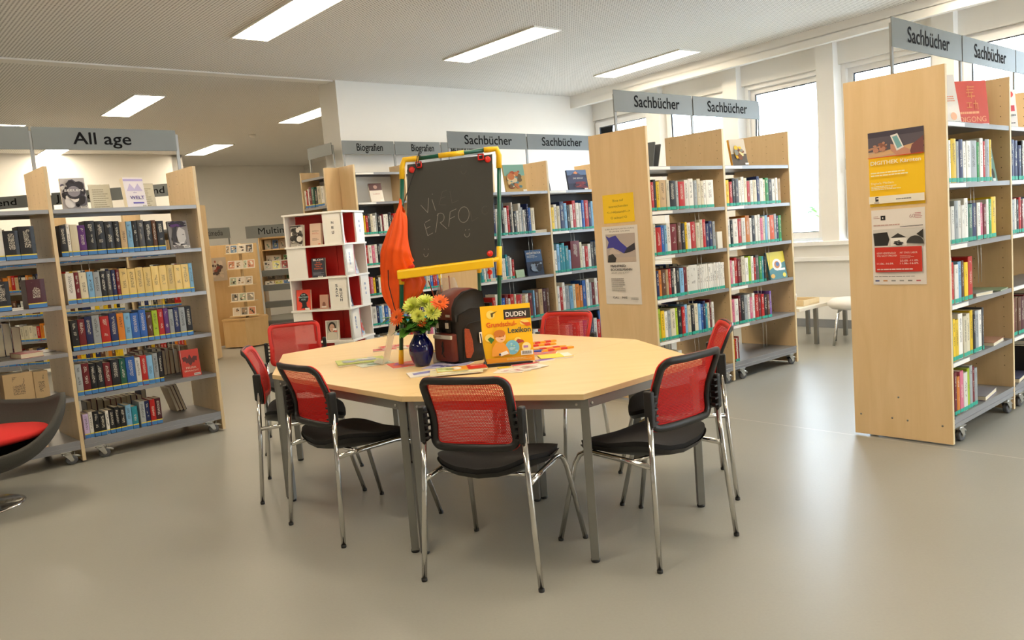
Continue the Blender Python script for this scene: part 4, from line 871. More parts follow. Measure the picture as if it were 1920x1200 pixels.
# ------------------------------------------------------------------ the four-part conference table
TH = .731
TA, TB, TC, TD, TF, TG, TI, TJ = [Vector(p) for p in ((-1.364, 4.525), (-.516, 3.557), (.267, 3.286), (.902, 3.90), (.72, 4.779), (-.128, 5.75), (-.911, 6.02), (-1.545, 5.408))]
M1 = (TB + TF) / 2; M2 = (TA + TG) / 2
def table(poly, label, legs, edges):
    c = sum(poly, Vector((0, 0))) / len(poly); root = empty('conference_table', (c.x, c.y, 0), 0, label, 'table', 'pushed-together conference tables')
    L = [p - c for p in poly]; cc = Vector((0, 0))
    shr = [p + (cc - p).normalized() * .0008 for p in L]
    b = MB(); b.prism([tuple(p) for p in shr], TH - .025, TH)
    for i in range(2, len(b.f)): b.m[i] = 1
    b.build('tabletop', [M['table'], M['table_edge']], root, bevel=.0015, seg=1)
    ins = [p + (cc - p).normalized() * .045 for p in L]
    for i in edges:
        p, q = ins[i], ins[(i + 1) % len(L)]; d = (q - p).normalized(); n = Vector((-d.y, d.x)) * .011
        b = MB(); b.prism([tuple(p - n), tuple(q - n), tuple(q + n), tuple(p + n)], TH - .068, TH - .026); b.build('apron', M['steel'], root)
    for i in legs:
        p = ins[i]; a = math.atan2(-p.y, -p.x); t = .0225
        b = MB(); pts = [(p.x + t * math.cos(a + k) * 1.1, p.y + t * math.sin(a + k) * 1.1) for k in (PI/4, 3*PI/4, 5*PI/4, 7*PI/4)]
        b.prism(pts, .012, TH - .026); lg = b.build('leg', M['steel'], root, bevel=.002)
        b = MB(); b.lathe([(.017, 0), (.02, .004), (.02, .014)], 12, (p.x, p.y, 0)); b.build('leg_glide', M['black'], lg)
        for k in (0, 1):
            e = (L[(i + 1) % len(L)] - L[i]).normalized() if k else (L[i - 1] - L[i]).normalized(); n = Vector((e.y, -e.x)); n = n if n.dot(L[i]) > 0 else -n
            q = p + e * .032 + n * .0125; b = MB(); b.lathe([(.006, 0), (.006, .003), (.003, .005)], 10, mx=Matrix.Translation((q.x, q.y, TH - .05)) @ n.to_3d().to_track_quat('Z', 'Y').to_matrix().to_4x4()); b.build('bolt', M['zinc'], lg)
table([TA, TB, M1, M2], 'rectangular beech table forming the near middle of the big table', (0, 1, 2, 3), (0, 1, 2, 3))
table([M2, M1, TF, TG], 'rectangular beech table forming the far middle of the big table', (0, 1, 2, 3), (0, 1, 2, 3))
table([TB, TC, TD, TF], 'trapezoid beech table forming the right end of the big table', (0, 1, 2, 3), (0, 1, 2, 3))
table([TG, TI, TJ, TA], 'trapezoid beech table forming the left end of the big table', (0, 1, 2, 3), (0, 1, 2, 3))

# ------------------------------------------------------------------ chairs
def make_chair():
    root = empty('mesh_back_chair', (0, 0, 0))
    for s in (-1, 1):
        b = MB(); b.tube([(s*.258, -.285, .012), (s*.236, -.262, .35), (s*.219, -.246, .63)], .0115, 12); lg = b.build('leg', M['chrome'], root)
        b = MB(); b.lathe([(.0118, 0), (.0125, .003), (.0125, .014)], 12, (s*.2585, -.2855, 0)); b.build('leg_glide', M['black'], lg)
        pts = [(s*.232, -.25, .425), (s*.228, -.1, .43), (s*.225, .08, .432), (s*.226, .13, .428), (s*.232, .165, .412), (s*.240, .19, .37), (s*.272, .285, .012)]
        b = MB(); b.tube(pts, .0115, 12); lg = b.build('leg', M['chrome'], root)
        b = MB(); b.lathe([(.0118, 0), (.0125, .003), (.0125, .014)], 12, (s*.2725, .2865, 0)); b.build('leg_glide', M['black'], lg)
        # ribbed bracket that carries the back
        b = MB(); b.box(s*.217 - .013, -.268, .585, s*.217 + .013, -.225, .735)
        br = b.build('back_bracket', M['black'], root, bevel=.008, seg=3)
        b = MB()
        for k in range(5): b.box(s*.196 - .010, -.266, .600 + k*.027, s*.196 + .010, -.238, .608 + k*.027)
        b.build('bracket_ribs', M['black'], br)
    b = MB(); b.tube([(-.228, -.14, .427), (.228, -.14, .427)], .009, 8); b.tube([(-.226, .1, .43), (.226, .1, .43)], .009, 8); b.build('seat_rail', M['chrome'], root)
    # seat shell and cushion
    def outline(u, k=1.0):
        a = 2 * PI * u; ca, sa = math.cos(a), math.sin(a); e = .45
        x = math.copysign(abs(ca) ** e, ca) * .232 * k; y = math.copysign(abs(sa) ** e, sa) * .228 * k
        if y < 0: x *= 1 - .10 * (-y / .228)
        return x, y - .01
    def zs(x, y): return .462 + (.45 + .8 * min(1, max(0, -y / .2))) * x * x - (.38 * max(0, y - .10) ** 1.5) * 1.6 + .06 * max(0, -y - .09)
    def top(u, v):
        k = 1 - v; x, y = outline(u, max(k, .001)) if v > 0 else outline(u); dome = .022 * (1 - k ** 4); return (x, y, zs(x, y) + dome)
    b = MB(); b.grid(top, 40, 10, 0, True, True); b.grid(lambda u, v: (*outline(u, 1 - .02 * v), zs(*outline(u)) - .022 * v), 40, 2, 0, True, True); b.build('seat_cushion', M['seat'], root)
    def under(u, v):
        k = (1.02 - .0 * v) if v < .15 else 1.02 * (1 - (v - .15) / .85) + .001; x, y = outline(u, k); x0, y0 = outline(u, 1.0)
        sag = .035 * (1 - k ** 2); return (x, y, zs(*outline(u, min(k, 1.0))) - .020 - (.018 if v > .1 else 0) - sag * .6)
    b = MB(); b.grid(under, 40, 10, 0, True, True); b.build('seat_shell', M['black'], root)
    # backrest: frame loop, front cover and net
    bz0, bz1 = .555, .862
    def prof(z): t = (z - bz0) / (bz1 - bz0); return -.222 - .085 * max(0, t - .35) ** 1.25 * 1.6
    def surf(x, z, off=0.): return Vector((x, prof(z) - .035 * (1 - (x / .2) ** 2) * (1.0) + off, z))
    def wid(z): t = (z - bz0) / (bz1 - bz0); return .197 - .012 * math.sin(PI * min(1, t * 1.2)) if t < .8 else .190 + .01 * (t - .8)
    def loop(w_in, rc, n=7):
        pts = []; Z0, Z1 = bz0 + w_in, bz1 - w_in
        def hw(z): return wid(z) - w_in
        for cx, cz, a0 in ((1, Z1, 0), (-1, Z1, PI/2), (-1, Z0, PI), (1, Z0, 3*PI/2)):
            for k in range(n):
                a = a0 + PI/2 * k / (n - 1); zz = cz - math.copysign(rc, 1 if cz == Z1 else -1) + rc * math.sin(a); w = hw(zz); pts.append((cx * (w - rc) + rc * math.cos(a), zz))
            nxt = {(1, Z1): [(.08, Z1), (-.08, Z1)], (-1, Z1): [(-1, .30), (-1, .55), (-1, .8)], (-1, Z0): [(-.08, Z0), (.08, Z0)], (1, Z0): [(1, .8), (1, .55), (1, .30)]}[(cx, cz)]
            for p, q in nxt:
                if abs(p) == 1: zz = Z1 - rc - (Z1 - Z0 - 2 * rc) * q if p < 0 else Z1 - rc - (Z1 - Z0 - 2*rc) * q; pts.append((p * hw(zz), zz))
                else: pts.append((p, q))
        return pts
    lp = loop(.010, .04)
    b = MB(); b.tube([surf(x, z) for x, z in lp], .0155, 8, True, flat=((0, 1, 0), .009)); fr = b.build('back_frame', M['black'], root)
    lo, li = loop(-.004, .050), loop(.027, .026)
    V = [surf(x, z, .011) for x, z in lo] + [surf(x, z, .011) for x, z in li] + [surf(x, z, .004) for x, z in lo]; n = len(lo)
    F = [(i, (i + 1) % n, n + (i + 1) % n, n + i) for i in range(n)] + [(2*n + i, 2*n + (i + 1) % n, (i + 1) % n, i) for i in range(n)]
    b = MB(); b.add(V, F, 0, True); b.build('frame_cover', M['redback'], root, solid=.002)
    def net(u, v):
        z = bz0 + .012 + (bz1 - bz0 - .024) * v; w = (wid(z) - .012) * (2 * u - 1)
        e = min(z - bz0 - .012, bz1 - .012 - z); 
        if e < .034: w *= 1 - .034 / .185 * (1 - math.sqrt(max(0, 1 - ((.034 - e) / .034) ** 2)))
        return surf(w, z, .010)
    def nuv(u, v): p = net(u, v); return (p.x, p.z * 1.04)
    b = MB(); b.grid(net, 16, 24, 0, True, False, nuv); b.build('mesh_fabric', M['net'], root)
    return root
chairs = [((-.103, 3.44), 68.3, 'red mesh-backed chair in the centre foreground, back turned to the camera'),
 ((-.84, 4.11), 42.5, 'red mesh-backed chair left of the foreground one, facing right at the table'),
 ((-1.262, 4.81), 11.7, 'leftmost red mesh-backed chair, seen almost edge-on behind the left table leg'),
 ((-1.60, 5.96), -75, 'red mesh-backed chair on the far left side, in front of the spinner of discs'),
 ((.20, 5.17), 234, 'red mesh-backed chair on the far side behind the yellow lexicon'),
 ((.80, 4.24), 173, 'red mesh-backed chair at the right end, half hidden by the nearer chair'),
 ((.536, 3.55), 129, 'red mesh-backed chair at the right front, angled toward the table')]
ch0 = make_chair()
for i, (p, a, lab) in enumerate(chairs):
    c = ch0 if i == 0 else copy_tree(ch0)
    tag(c, lab, 'chair', 'red mesh chairs around the table'); c.location = (p[0], p[1], 0); c.rotation_euler[2] = math.radians(a - 90)

# ------------------------------------------------------------------ white and red cube tower with new books
TWR = empty('display_tower', (-1.66, 8.42, 0), 0, 'white and red book display tower of twisted open cubes, left of centre', 'display stand')
e1 = Vector((-.966, .259)); e2 = Vector((.26, .966)); e2.normalize()
TW, TD_, TT = .66, .52, .335
def TP(a, b): p = e1 * a + e2 * b; return (p.x, p.y)
def tbox(b, a0, a1, b0, b1, z0, z1, m=0): b.prism([TP(a0, b0), TP(a0, b1), TP(a1, b1), TP(a1, b0)], z0, z1, m)
b = MB(); tbox(b, .04, TW - .04, .04, TD_ - .04, 0, .10); b.build('plinth', M['white'], TWR)
for k in range(5):
    z0 = .115 + k * TT; z1 = z0 + TT
    b = MB(); tbox(b, -.012, TW + .012, -.012, TD_ + .012, z0 - .02, z0); b.build('shelf_board', M['white'], TWR, bevel=.002)
    # front face runs along a at b=0 ; k even from top: opening left / panel right
    right_panel = (k % 2 == 0)   # tiers 0,2,4 (4 = top)
    b = MB(); t = .016
    for q in (((0, .215, 0, t), (TW - t, TW, 0, .21)) if right_panel else ((TW - .215, TW, 0, t), (0, t, .0, .21))):
        b = MB(); tbox(b, *q, z0, z1 - .02); b.build('cube_wall', M['white'], TWR)
    b = MB(); tbox(b, .0 if not right_panel else .205, TW - .02 if right_panel else TW - .205, .21, .225, z0, z1 - .02)
    if right_panel: tbox(b, .20, .215, t, .21, z0, z1 - .02)
    else: tbox(b, TW - .215, TW - .20, t, .21, z0, z1 - .02)
    b.build('red_back', M['red'], TWR)
    # right face runs along b at a=0
    b = MB()
    for q in (((0, t, TD_ - .20, TD_), (0, t, 0, .04)) if right_panel else ((0, t, 0, .20), (0, .21, TD_ - t, TD_))):
        b = MB(); tbox(b, *q, z0, z1 - .02); b.build('cube_side', M['white'], TWR)
    b = MB(); tbox(b, .19, .205, .04 if right_panel else .2, TD_ - .02, z0, z1 - .02)
    if right_panel: tbox(b, .016, .19, TD_ - .215, TD_ - .202, z0, z1 - .02)
    b.build('red_side_back', M['red'], TWR)
b = MB(); tbox(b, -.012, TW + .012, -.012, TD_ + .012, .115 + 5 * TT - .02, .115 + 5 * TT); b.build('shelf_board', M['white'], TWR, bevel=.002)
def tfront(a, z, y=0.):   # matrix on the front face, x to the right as seen by the viewer
    p = TP(a, y); return Matrix.Translation((TWR.location.x + p[0], TWR.location.y + p[1], z)) @ Matrix.Rotation(math.atan2(-e1.y, -e1.x), 4, 'Z')
def tside(bb, z, y=0.):
    p = TP(y, bb); return Matrix.Translation((TWR.location.x + p[0], TWR.location.y + p[1], z)) @ Matrix.Rotation(math.atan2(e2.y, e2.x), 4, 'Z')
inv = TWR.matrix_basis.inverted(); inv = Matrix.Translation((-TWR.location.x, -TWR.location.y, 0))
def vert_text(words, w, h, name, mx, faint=True):
    a = Art('#f4f1e9', w, h)
    for cx, word, top, c in words:
        for i, chx in enumerate(word): a.text(chx, w * cx, h * (top - .14 * i * (1.5 if len(word) < 4 else 1.0)) , h * .11, c, h * .10, 'c', .0016)
    a.build(name, TWR, inv @ mx)
ztop = .115 + 4 * TT
vert_text([(.5, 'NEU', .72, '#24303a')], .15, .24, 'sheet_print', tfront(.18, ztop + .03))
vert_text([(.35, 'SACH', .78, '#33424c'), (.65, 'BUCH', .6, '#33424c')], .16, .25, 'sheet_print', tfront(.185, ztop - 2 * TT + .03))
vert_text([(.5, 'NEU', .72, '#24303a')], .15, .24, 'sheet_print', tfront(TW - .035, ztop - 3 * TT + .03))
for k, (bb, wd_) in enumerate(((TD_ - .18, 'NEU'), (.03, 'SACH'), (TD_ - .18, 'NEU'), (.03, 'BUCH'))):
    vert_text([(.5, wd_, .74, '#4a78b8')], .14, .24, 'sheet_print', tside(bb, ztop - k * TT + .03, -.001))
def tb(a, k, w, h, t, col, lab, art, dy=.03, rz=0.): shown('book', tfront(a, ztop - k * TT + .001, dy) @ Matrix.Rotation(rz, 4, 'Z'), w, h, t, col, lab, art, tilt=.12, group='new books in the display tower')
def art_bw2(a, w, h): a.rect(0, 0, w, h, '#b9b2a8'); blot(a, w*.5, h*.5, w*.5, h*.45, ['#26241f', '#55504a', '#ded8ce', '#3a3733'], 50, 21); a.rect(w*.05, h*.9, w*.9, h*.95, '#2a2825'); bar(a, w*.6, h*.0, w*.95, h*.07)
def art_gold(a, w, h): a.rect(0, 0, w, h, '#d9bda6'); a.text('GENDO', w*.5, h*.62, h*.07, '#8a7a68', w*.6, 'c'); a.lines(w*.2, h*.5, w*.8, h*.58, 2, '#c07a68', .4, 3); a.lines(w*.2, h*.2, w*.8, h*.32, 3, '#6f655c', .4, 3); a.rect(w*.72, h*.02, w*.92, h*.06, '#d8501c')
def art_redbk(a, w, h): a.rect(0, 0, w, h, '#d63a2c'); a.rect(w*.1, h*.6, w*.8, h*.9, '#a8241e'); a.rect(0, 0, w*.6, h*.06, '#efe9e2')
def art_blom(a, w, h):
    a.rect(0, 0, w, h, '#2a2c3a'); a.text('BLOM', w*.5, h*.86, h*.1, '#f2f0ec', w*.75, 'c', .001)
    for i, t_ in enumerate(('DAS', 'GROSSE', 'WELT', 'THEATER')): a.text(t_, w*.5, h*(.74 - .11*i), h*.07, '#d8643c', w*(.3, .55, .42, .66)[i], 'c', .0008)
    a.lines(w*.1, h*.1, w*.9, h*.28, 4, '#8a8f9c', .35, 3); bar(a, w*.45, h*.0, w*.8, h*.06)
def art_head(a, w, h):
    a.rect(0, 0, w, h, '#e04a36'); a.ell(w*.52, h*.58, w*.33, h*.26, '#1d2228', 26); a.poly([(w*.36, h*.42), (w*.7, h*.42), (w*.72, h*.18), (w*.9, h*.08), (w*.3, h*.08), (w*.4, h*.2)], '#1d2228'); a.poly([(w*.2, h*.55), (w*.14, h*.46), (w*.28, h*.4)], '#1d2228')
    for i, t_ in enumerate(('DIE', 'MACKEN', 'AUS')): a.text(t_, w*.5, h*(.72 - .12*i), h*.075, '#bfe0dc', w*(.28, .72, .32)[i], 'c', .0008)
    a.rect(w*.62, 0, w*.95, h*.1, '#f2eee8')
def art_tan(a, w, h): a.rect(0, 0, w, h, '#c79a84'); a.ell(w*.5, h*.3, w*.2, h*.2, '#8a5a48'); a.rect(w*.2, h*.1, w*.8, h*.2, '#e4d8cc')
def art_face(a, w, h):
    a.rect(0, 0, w, h, '#e8e0d6'); a.rect(w*.08, h*.04, w*.92, h*.96, '#b0ab9e'); a.ell(w*.5, h*.66, w*.3, h*.26, '#2e2620', 24); a.ell(w*.5, h*.62, w*.2, h*.2, '#d2a88e', 24); a.poly([(w*.1, h*.06), (w*.9, h*.06), (w*.85, h*.35), (w*.6, h*.42), (w*.35, h*.42), (w*.15, h*.35)], '#cfc8b6')
    for s in (-1, 1): a.ell(w*(.5 + .08*s), h*.66, w*.03, h*.012, '#2a211c')
    a.ell(w*.5, h*.54, w*.05, h*.01, '#a34a40'); a.rect(w*.58, h*.50, w*.86, h*.6, '#efe9df'); a.rect(w*.66, h*.42, w*.9, h*.48, '#d8685a')
tb(.545, 0, .155, .225, .03, '#b9b2a8', 'black and white patterned book at the top left of the display tower', art_bw2, rz=-.1)
tb(.33, 0, .135, .225, .03, '#d9bda6', 'pale pink book beside the NEU sheet in the display tower', art_gold, rz=-.1)
tb(.33, 1, .145, .20, .03, '#2a2c3a', 'dark BLOM book alone in the second tier of the display tower', art_blom, rz=.15)
tb(.545, 2, .165, .215, .03, '#e04a36', 'red book with a dark head silhouette in the third tier of the tower', art_head, rz=-.05)
tb(.31, 2, .10, .15, .02, '#c79a84', 'small tan book right of the red silhouette book, display tower', art_tan, rz=-.1)
tb(.25, 3, .15, .21, .03, '#e8e0d6', 'book with a portrait photo cover, fourth tier of the display tower', art_face, rz=-.0)
def ts(bb, k, w, h, col, lab, art, rz=0.): shown('book', tside(bb, ztop - k * TT + .001, .06) @ Matrix.Rotation(rz, 4, 'Z'), w, h, .025, col, lab, art, tilt=.2, group='new books in the display tower')
ts(.13, 0, .14, .2, '#d63a2c', 'red book in the top tier of the tower, side facing the wall', art_redbk)
def art_blue(a, w, h): a.rect(0, 0, w, h, '#c9d6e8'); blot(a, w*.5, h*.5, w*.4, h*.4, ['#7a94c8', '#e8ecf2', '#5a76b0'], 16, 5)
ts(.36, 1, .14, .2, '#c9d6e8', 'pale blue book in the second tier, right side of the tower', art_blue)
ts(.15, 2, .14, .16, '#2a3450', 'dark blue book in the third tier, right side of the tower', lambda a, w, h: (a.rect(0, 0, w, h, '#2a3450'), a.rect(w*.2, h*.1, w*.8, h*.3, '#d8d6d2')))
ts(.36, 3, .15, .23, '#c8d4da', 'blue and red illustrated book in the fourth tier, right side of the tower', lambda a, w, h: (a.rect(0, 0, w, h, '#c8d4da'), blot(a, w*.5, h*.5, w*.45, h*.45, ['#5a9ac8', '#d85a48', '#e8ecee'], 20, 5)))

# ------------------------------------------------------------------ chalkboard easel on the table
EY = 4.50
ez = empty('chalkboard_easel', (-.33, EY, TH), 0, 'green and yellow children\'s chalkboard easel standing on the table', 'chalkboard')
inv = Matrix.Translation((.33, -EY, -TH))
LB0, LB1 = Vector((-.635, EY, TH)), Vector((-.530, EY + .03, 1.845)); RB0, RB1 = Vector((-.085, EY, TH)), Vector((.002, EY + .03, 1.865))
def et(name, pts, r, m, par=None): b = MB(); b.tube(pts, r, 12, cap=True); return b.build(name, M[m], par or ez, mx=inv if not par else None)
def lerp(a, b_, t): return a + (b_ - a) * t
for (p, q, nm) in ((LB0, LB1, 'l'), (RB0, RB1, 'r')):
    et('leg', [lerp(p, q, .03), lerp(p, q, .96)], .0115, 'green')
    et('foot_sleeve', [p, lerp(p, q, .075)], .0145, 'yellow')
    et('joint', [lerp(p, q, .40), lerp(p, q, .54)], .0155, 'yellow')
c1 = LB1 + Vector((.005, 0, .0)); tl = lerp(LB1, RB1, .06); tr = lerp(LB1, RB1, .94)
et('corner_elbow', [lerp(LB0, LB1, .915), lerp(LB0, LB1, .975), LB1 + Vector((.012, 0, .008)), tl + Vector((.03, 0, .008)), tl + Vector((.06, 0, .008))], .0155, 'yellow')
et('corner_elbow', [lerp(RB0, RB1, .915), lerp(RB0, RB1, .975), RB1 + Vector((-.012, 0, .008)), tr + Vector((-.02, 0, .008)), tr + Vector((-.05, 0, .008))], .0155, 'yellow')
up = Vector((0, 0, .008))
et('top_bar', [tl + up + Vector((.05, 0, 0)), tr + up - Vector((.04, 0, 0))], .0115, 'green'); et('bar_sleeve', [lerp(tl, tr, .36) + up, lerp(tl, tr, .66) + up], .0145, 'yellow')
# rear legs
et('rear_leg', [Vector((-.50, EY + .05, 1.80)), Vector((-.56, EY + .42, TH + .01))], .0105, 'green'); et('rear_leg', [Vector((-.13, EY + .05, 1.80)), Vector((-.20, EY + .42, TH + .01))], .0105, 'green')
et('rear_joint', [Vector((-.1645, EY + .233, 1.27)), Vector((-.169, EY + .257, 1.20))], .0145, 'yellow')
BL, BR, TLc, TRc = Vector((-.556, EY - .004, 1.255)), Vector((-.066, EY - .004, 1.285)), Vector((-.502, EY + .018, 1.825)), Vector((-.036, EY + .018, 1.845))
b = MB(); th = Vector((0, .008, 0)); V = [BL, BR, TRc, TLc, BL + th, BR + th, TRc + th, TLc + th]; b.add(V, [(0,1,2,3),(7,6,5,4),(0,4,5,1),(1,5,6,2),(2,6,7,3),(3,7,4,0)]); b.build('chalkboard_panel', M['slate'], ez, mx=inv)
def bp(u, v, off=.0012): p = BL.lerp(BR, u).lerp(TLc.lerp(TRc, u), v); return Vector((p.x, p.y - off, p.z))
# chalk strokes
def stroke(b, pts, w=.0028):
    for (p, q) in zip(pts[:-1], pts[1:]):
        P, Q = bp(*p), bp(*q); d = (Q - P).normalized(); n = Vector((-d.z, 0, d.x)) * w / 2; b.add([P - n, Q - n, Q + n, P + n], [(0, 1, 2, 3)])
def arc(cx, cy, rx, ry, a0, a1, n=12): return [(cx + rx * math.cos(a0 + (a1 - a0) * i / n), cy + ry * math.sin(a0 + (a1 - a0) * i / n)) for i in range(n + 1)]
b = MB()
for s in ([(.16, .60), (.24, .52), (.25, .66)], [(.29, .64), (.33, .53)], [(.29, .69), (.30, .69)], [(.20, .42), (.24, .30), (.30, .32)], [(.21, .43), (.27, .45)], [(.22, .37), (.27, .385)], [(.33, .32), (.36, .50)], arc(.385, .455, .045, .045, 2.6, -1.6), [(.38, .41), (.46, .34)],
          [(.48, .36), (.50, .50), (.57, .52)], [(.49, .43), (.55, .45)], arc(.655, .455, .062, .075, 0, 2 * PI, 22), arc(.69, .27, .03, .035, PI, 2 * PI), [(.67, .30), (.675, .31)], [(.71, .30), (.715, .31)], arc(.22, .13, .025, .03, PI, 2 * PI), [(.20, .17), (.20, .18)], [(.245, .165), (.245, .175)]): stroke(b, s)
b.build('chalk_writing', M['chalk'], ez, mx=inv)
b = MB()
for s in ([(.37, .58), (.41, .70), (.46, .71)], [(.39, .64), (.45, .65)], [(.38, .58), (.45, .57)], [(.50, .70), (.52, .58), (.60, .60)], [(.73, .48), (.75, .38), (.82, .41)], arc(.90, .47, .035, .04, .8, 5.6), arc(.66, .88, .03, .035, PI, 2 * PI), [(.64, .92), (.64, .93)], [(.69, .92), (.69, .93)]): stroke(b, s, .002)
b.build('faint_chalk', M['chalkf'], ez, mx=inv)
for (u, v) in ((.055, .945), (.945, .955), (.05, .035), (.945, .045)):
    p = bp(u, v, .001); b = MB(); b.lathe([(.017, 0), (.017, .006), (.012, .010), (.0, .010)], 16, mx=Matrix.Translation(p) @ Matrix.Rotation(PI/2, 4, 'X')); b.box(p.x - .010, p.y - .012, p.z - .0015, p.x + .010, p.y - .009, p.z + .0015); b.build('board_knob', M['redp'], ez, mx=inv)
for (u, v) in ((.135, 1.0), (.865, 1.0)):
    p = bp(u, v, .001); b = MB()
    for q in ((-.017, -.012, -.010, .022), (.010, -.012, .017, .022), (-.017, -.012, .017, -.006), (-.017, .016, .017, .022)): b.box(p.x + q[0], p.y - .018, p.z + q[1] - .014, p.x + q[2], p.y, p.z + q[3] - .014)
    b.build('board_clip', M['redp'], ez, mx=inv, bevel=.001)
# tray
b = MB(); z = 1.245
prof = [(-.005, .022), (-.012, .026), (-.075, .026), (-.082, .018), (-.082, -.022), (-.076, -.024), (-.005, -.028)]
x0, x1 = -.60, -.075
V = [(x0 + .03 * 0, EY + y, z - .012 + zz) for y, zz in prof] + [(x1, EY + y, z + .014 + zz) for y, zz in prof]; n = len(prof)
b.add(V, [tuple(range(n))[::-1], tuple(range(n, 2 * n))] + [(i, (i + 1) % n, n + (i + 1) % n, n + i) for i in range(n)]); b.build('tray', M['yellow'], ez, mx=inv, bevel=.004)
for x in (-.575, -.10):
    b = MB(); b.lathe([(.014, 0), (.014, .006), (.010, .009), (0, .009)], 14, mx=Matrix.Translation((x, EY - .030, z - .038)) @ Matrix.Rotation(PI/2, 4, 'X')); b.tube([(x, EY - .032, z - .038), (x, EY - .004, z - .038)], .010, 10); b.build('tray_knob', M['redp'], ez, mx=inv)
et('cross_bar', [Vector((-.59, EY + .008, 1.245)), Vector((-.045, EY + .008, 1.275))], .0135, 'yellow')

# ------------------------------------------------------------------ orange drawstring bag
bagc = [(-.546, 1.605, .008, .008), (-.550, 1.58, .016, .016), (-.556, 1.54, .024, .026), (-.568, 1.48, .038, .034), (-.585, 1.42, .056, .040), (-.603, 1.34, .080, .046), (-.600, 1.26, .104, .054), (-.594, 1.19, .117, .060), (-.600, 1.13, .104, .058), (-.615, 1.08, .076, .05), (-.63, 1.03, .042, .034), (-.636, .995, .014, .014)]
def bagf(u, v):
    t = v * (len(bagc) - 1); i = min(int(t), len(bagc) - 2); f_ = t - i; c = [bagc[i][k] * (1 - f_) + bagc[i + 1][k] * f_ for k in range(4)]
    a = 2 * PI * u; fold = 1 + (.06 + .10 * (1 - v)) * math.sin(11 * a + 3 * v) + .05 * math.sin(19 * a - 5 * v)
    x = c[0] + c[2] * math.cos(a) * fold; y = EY - .025 + .10 * min(1, max(0, v - .42) / .2) + c[3] * math.sin(a) * fold
    return (x + .006 * math.sin(14 * v + 2 * a), y, c[1] - .02 * math.cos(a) * (1 - v) * 2)
b = MB(); b.grid(bagf, 56, 60, 0, True, True); o = b.build('drawstring_bag', M['orange']); tag(o, 'orange drawstring bag hanging on the left side of the chalkboard', 'bag')
b = MB(); b.tube([(-.545, EY - .012, 1.60), (-.50, EY - .02, 1.70), (-.455, EY - .018, 1.80), (-.44, EY - .018, 1.862), (-.437, EY + .05, 1.872)], .0022, 6); b.tube([(-.545, EY - .012, 1.60), (-.49, EY - .022, 1.72), (-.440, EY - .02, 1.82), (-.430, EY - .016, 1.862), (-.427, EY + .05, 1.872)], .0022, 6)
b.tube([(-.437, EY + .048, 1.871), (-.43, EY + .01, 1.888), (-.432, EY - .016, 1.868)], .004, 6); b.build('drawstring_cord', M['cord'], o)
b = MB(); b.tube([(-.56, EY - .01, 1.58), (-.588, EY + .006, 1.50), (-.625, EY + .004, 1.40), (-.655, EY - .002, 1.30), (-.662, EY - .004, 1.18), (-.645, EY + .005, 1.06), (-.625, EY + .02, .97)], .0028, 6); b.build('side_cord', M['cord'], o)

# ------------------------------------------------------------------ vase and flowers
VX, VY = -.505, 4.40
def smoothprof(P, n=5):
    out = []
    for i in range(len(P) - 1):
        p0, p1, p2, p3 = P[max(i-1, 0)], P[i], P[i+1], P[min(i+2, len(P)-1)]
        for k in range(n):
            t = k / n; out.append(tuple(.5 * ((2*b_) + (-a_+c_)*t + (2*a_-5*b_+4*c_-d_)*t*t + (-a_+3*b_-3*c_+d_)*t**3) for a_, b_, c_, d_ in zip(p0, p1, p2, p3)))
    return [(max(r, .0005), z) for r, z in out] + [P[-1]]
b = MB(); b.lathe([(.001, 0), (.036, 0)] + smoothprof([(.040, .006), (.052, .03), (.064, .065), (.067, .09), (.062, .118), (.048, .145), (.036, .165), (.033, .178), (.042, .192), (.046, .196)]) + [(.043, .196), (.030, .180), (.032, .15), (.05, .1), (.04, .03), (.001, .02)], 40, cap=False); o = b.build('vase', M['vase'], loc=(VX, VY, TH)); tag(o, 'cobalt blue glazed vase holding the flowers on the table', 'vase')
def stemcurve(p, q, bend=.03): m_ = (Vector(p) + Vector(q)) / 2 + Vector((0, 0, bend)); return [Vector(p), Vector(p).lerp(m_, .6), m_, m_.lerp(Vector(q), .5), Vector(q)]
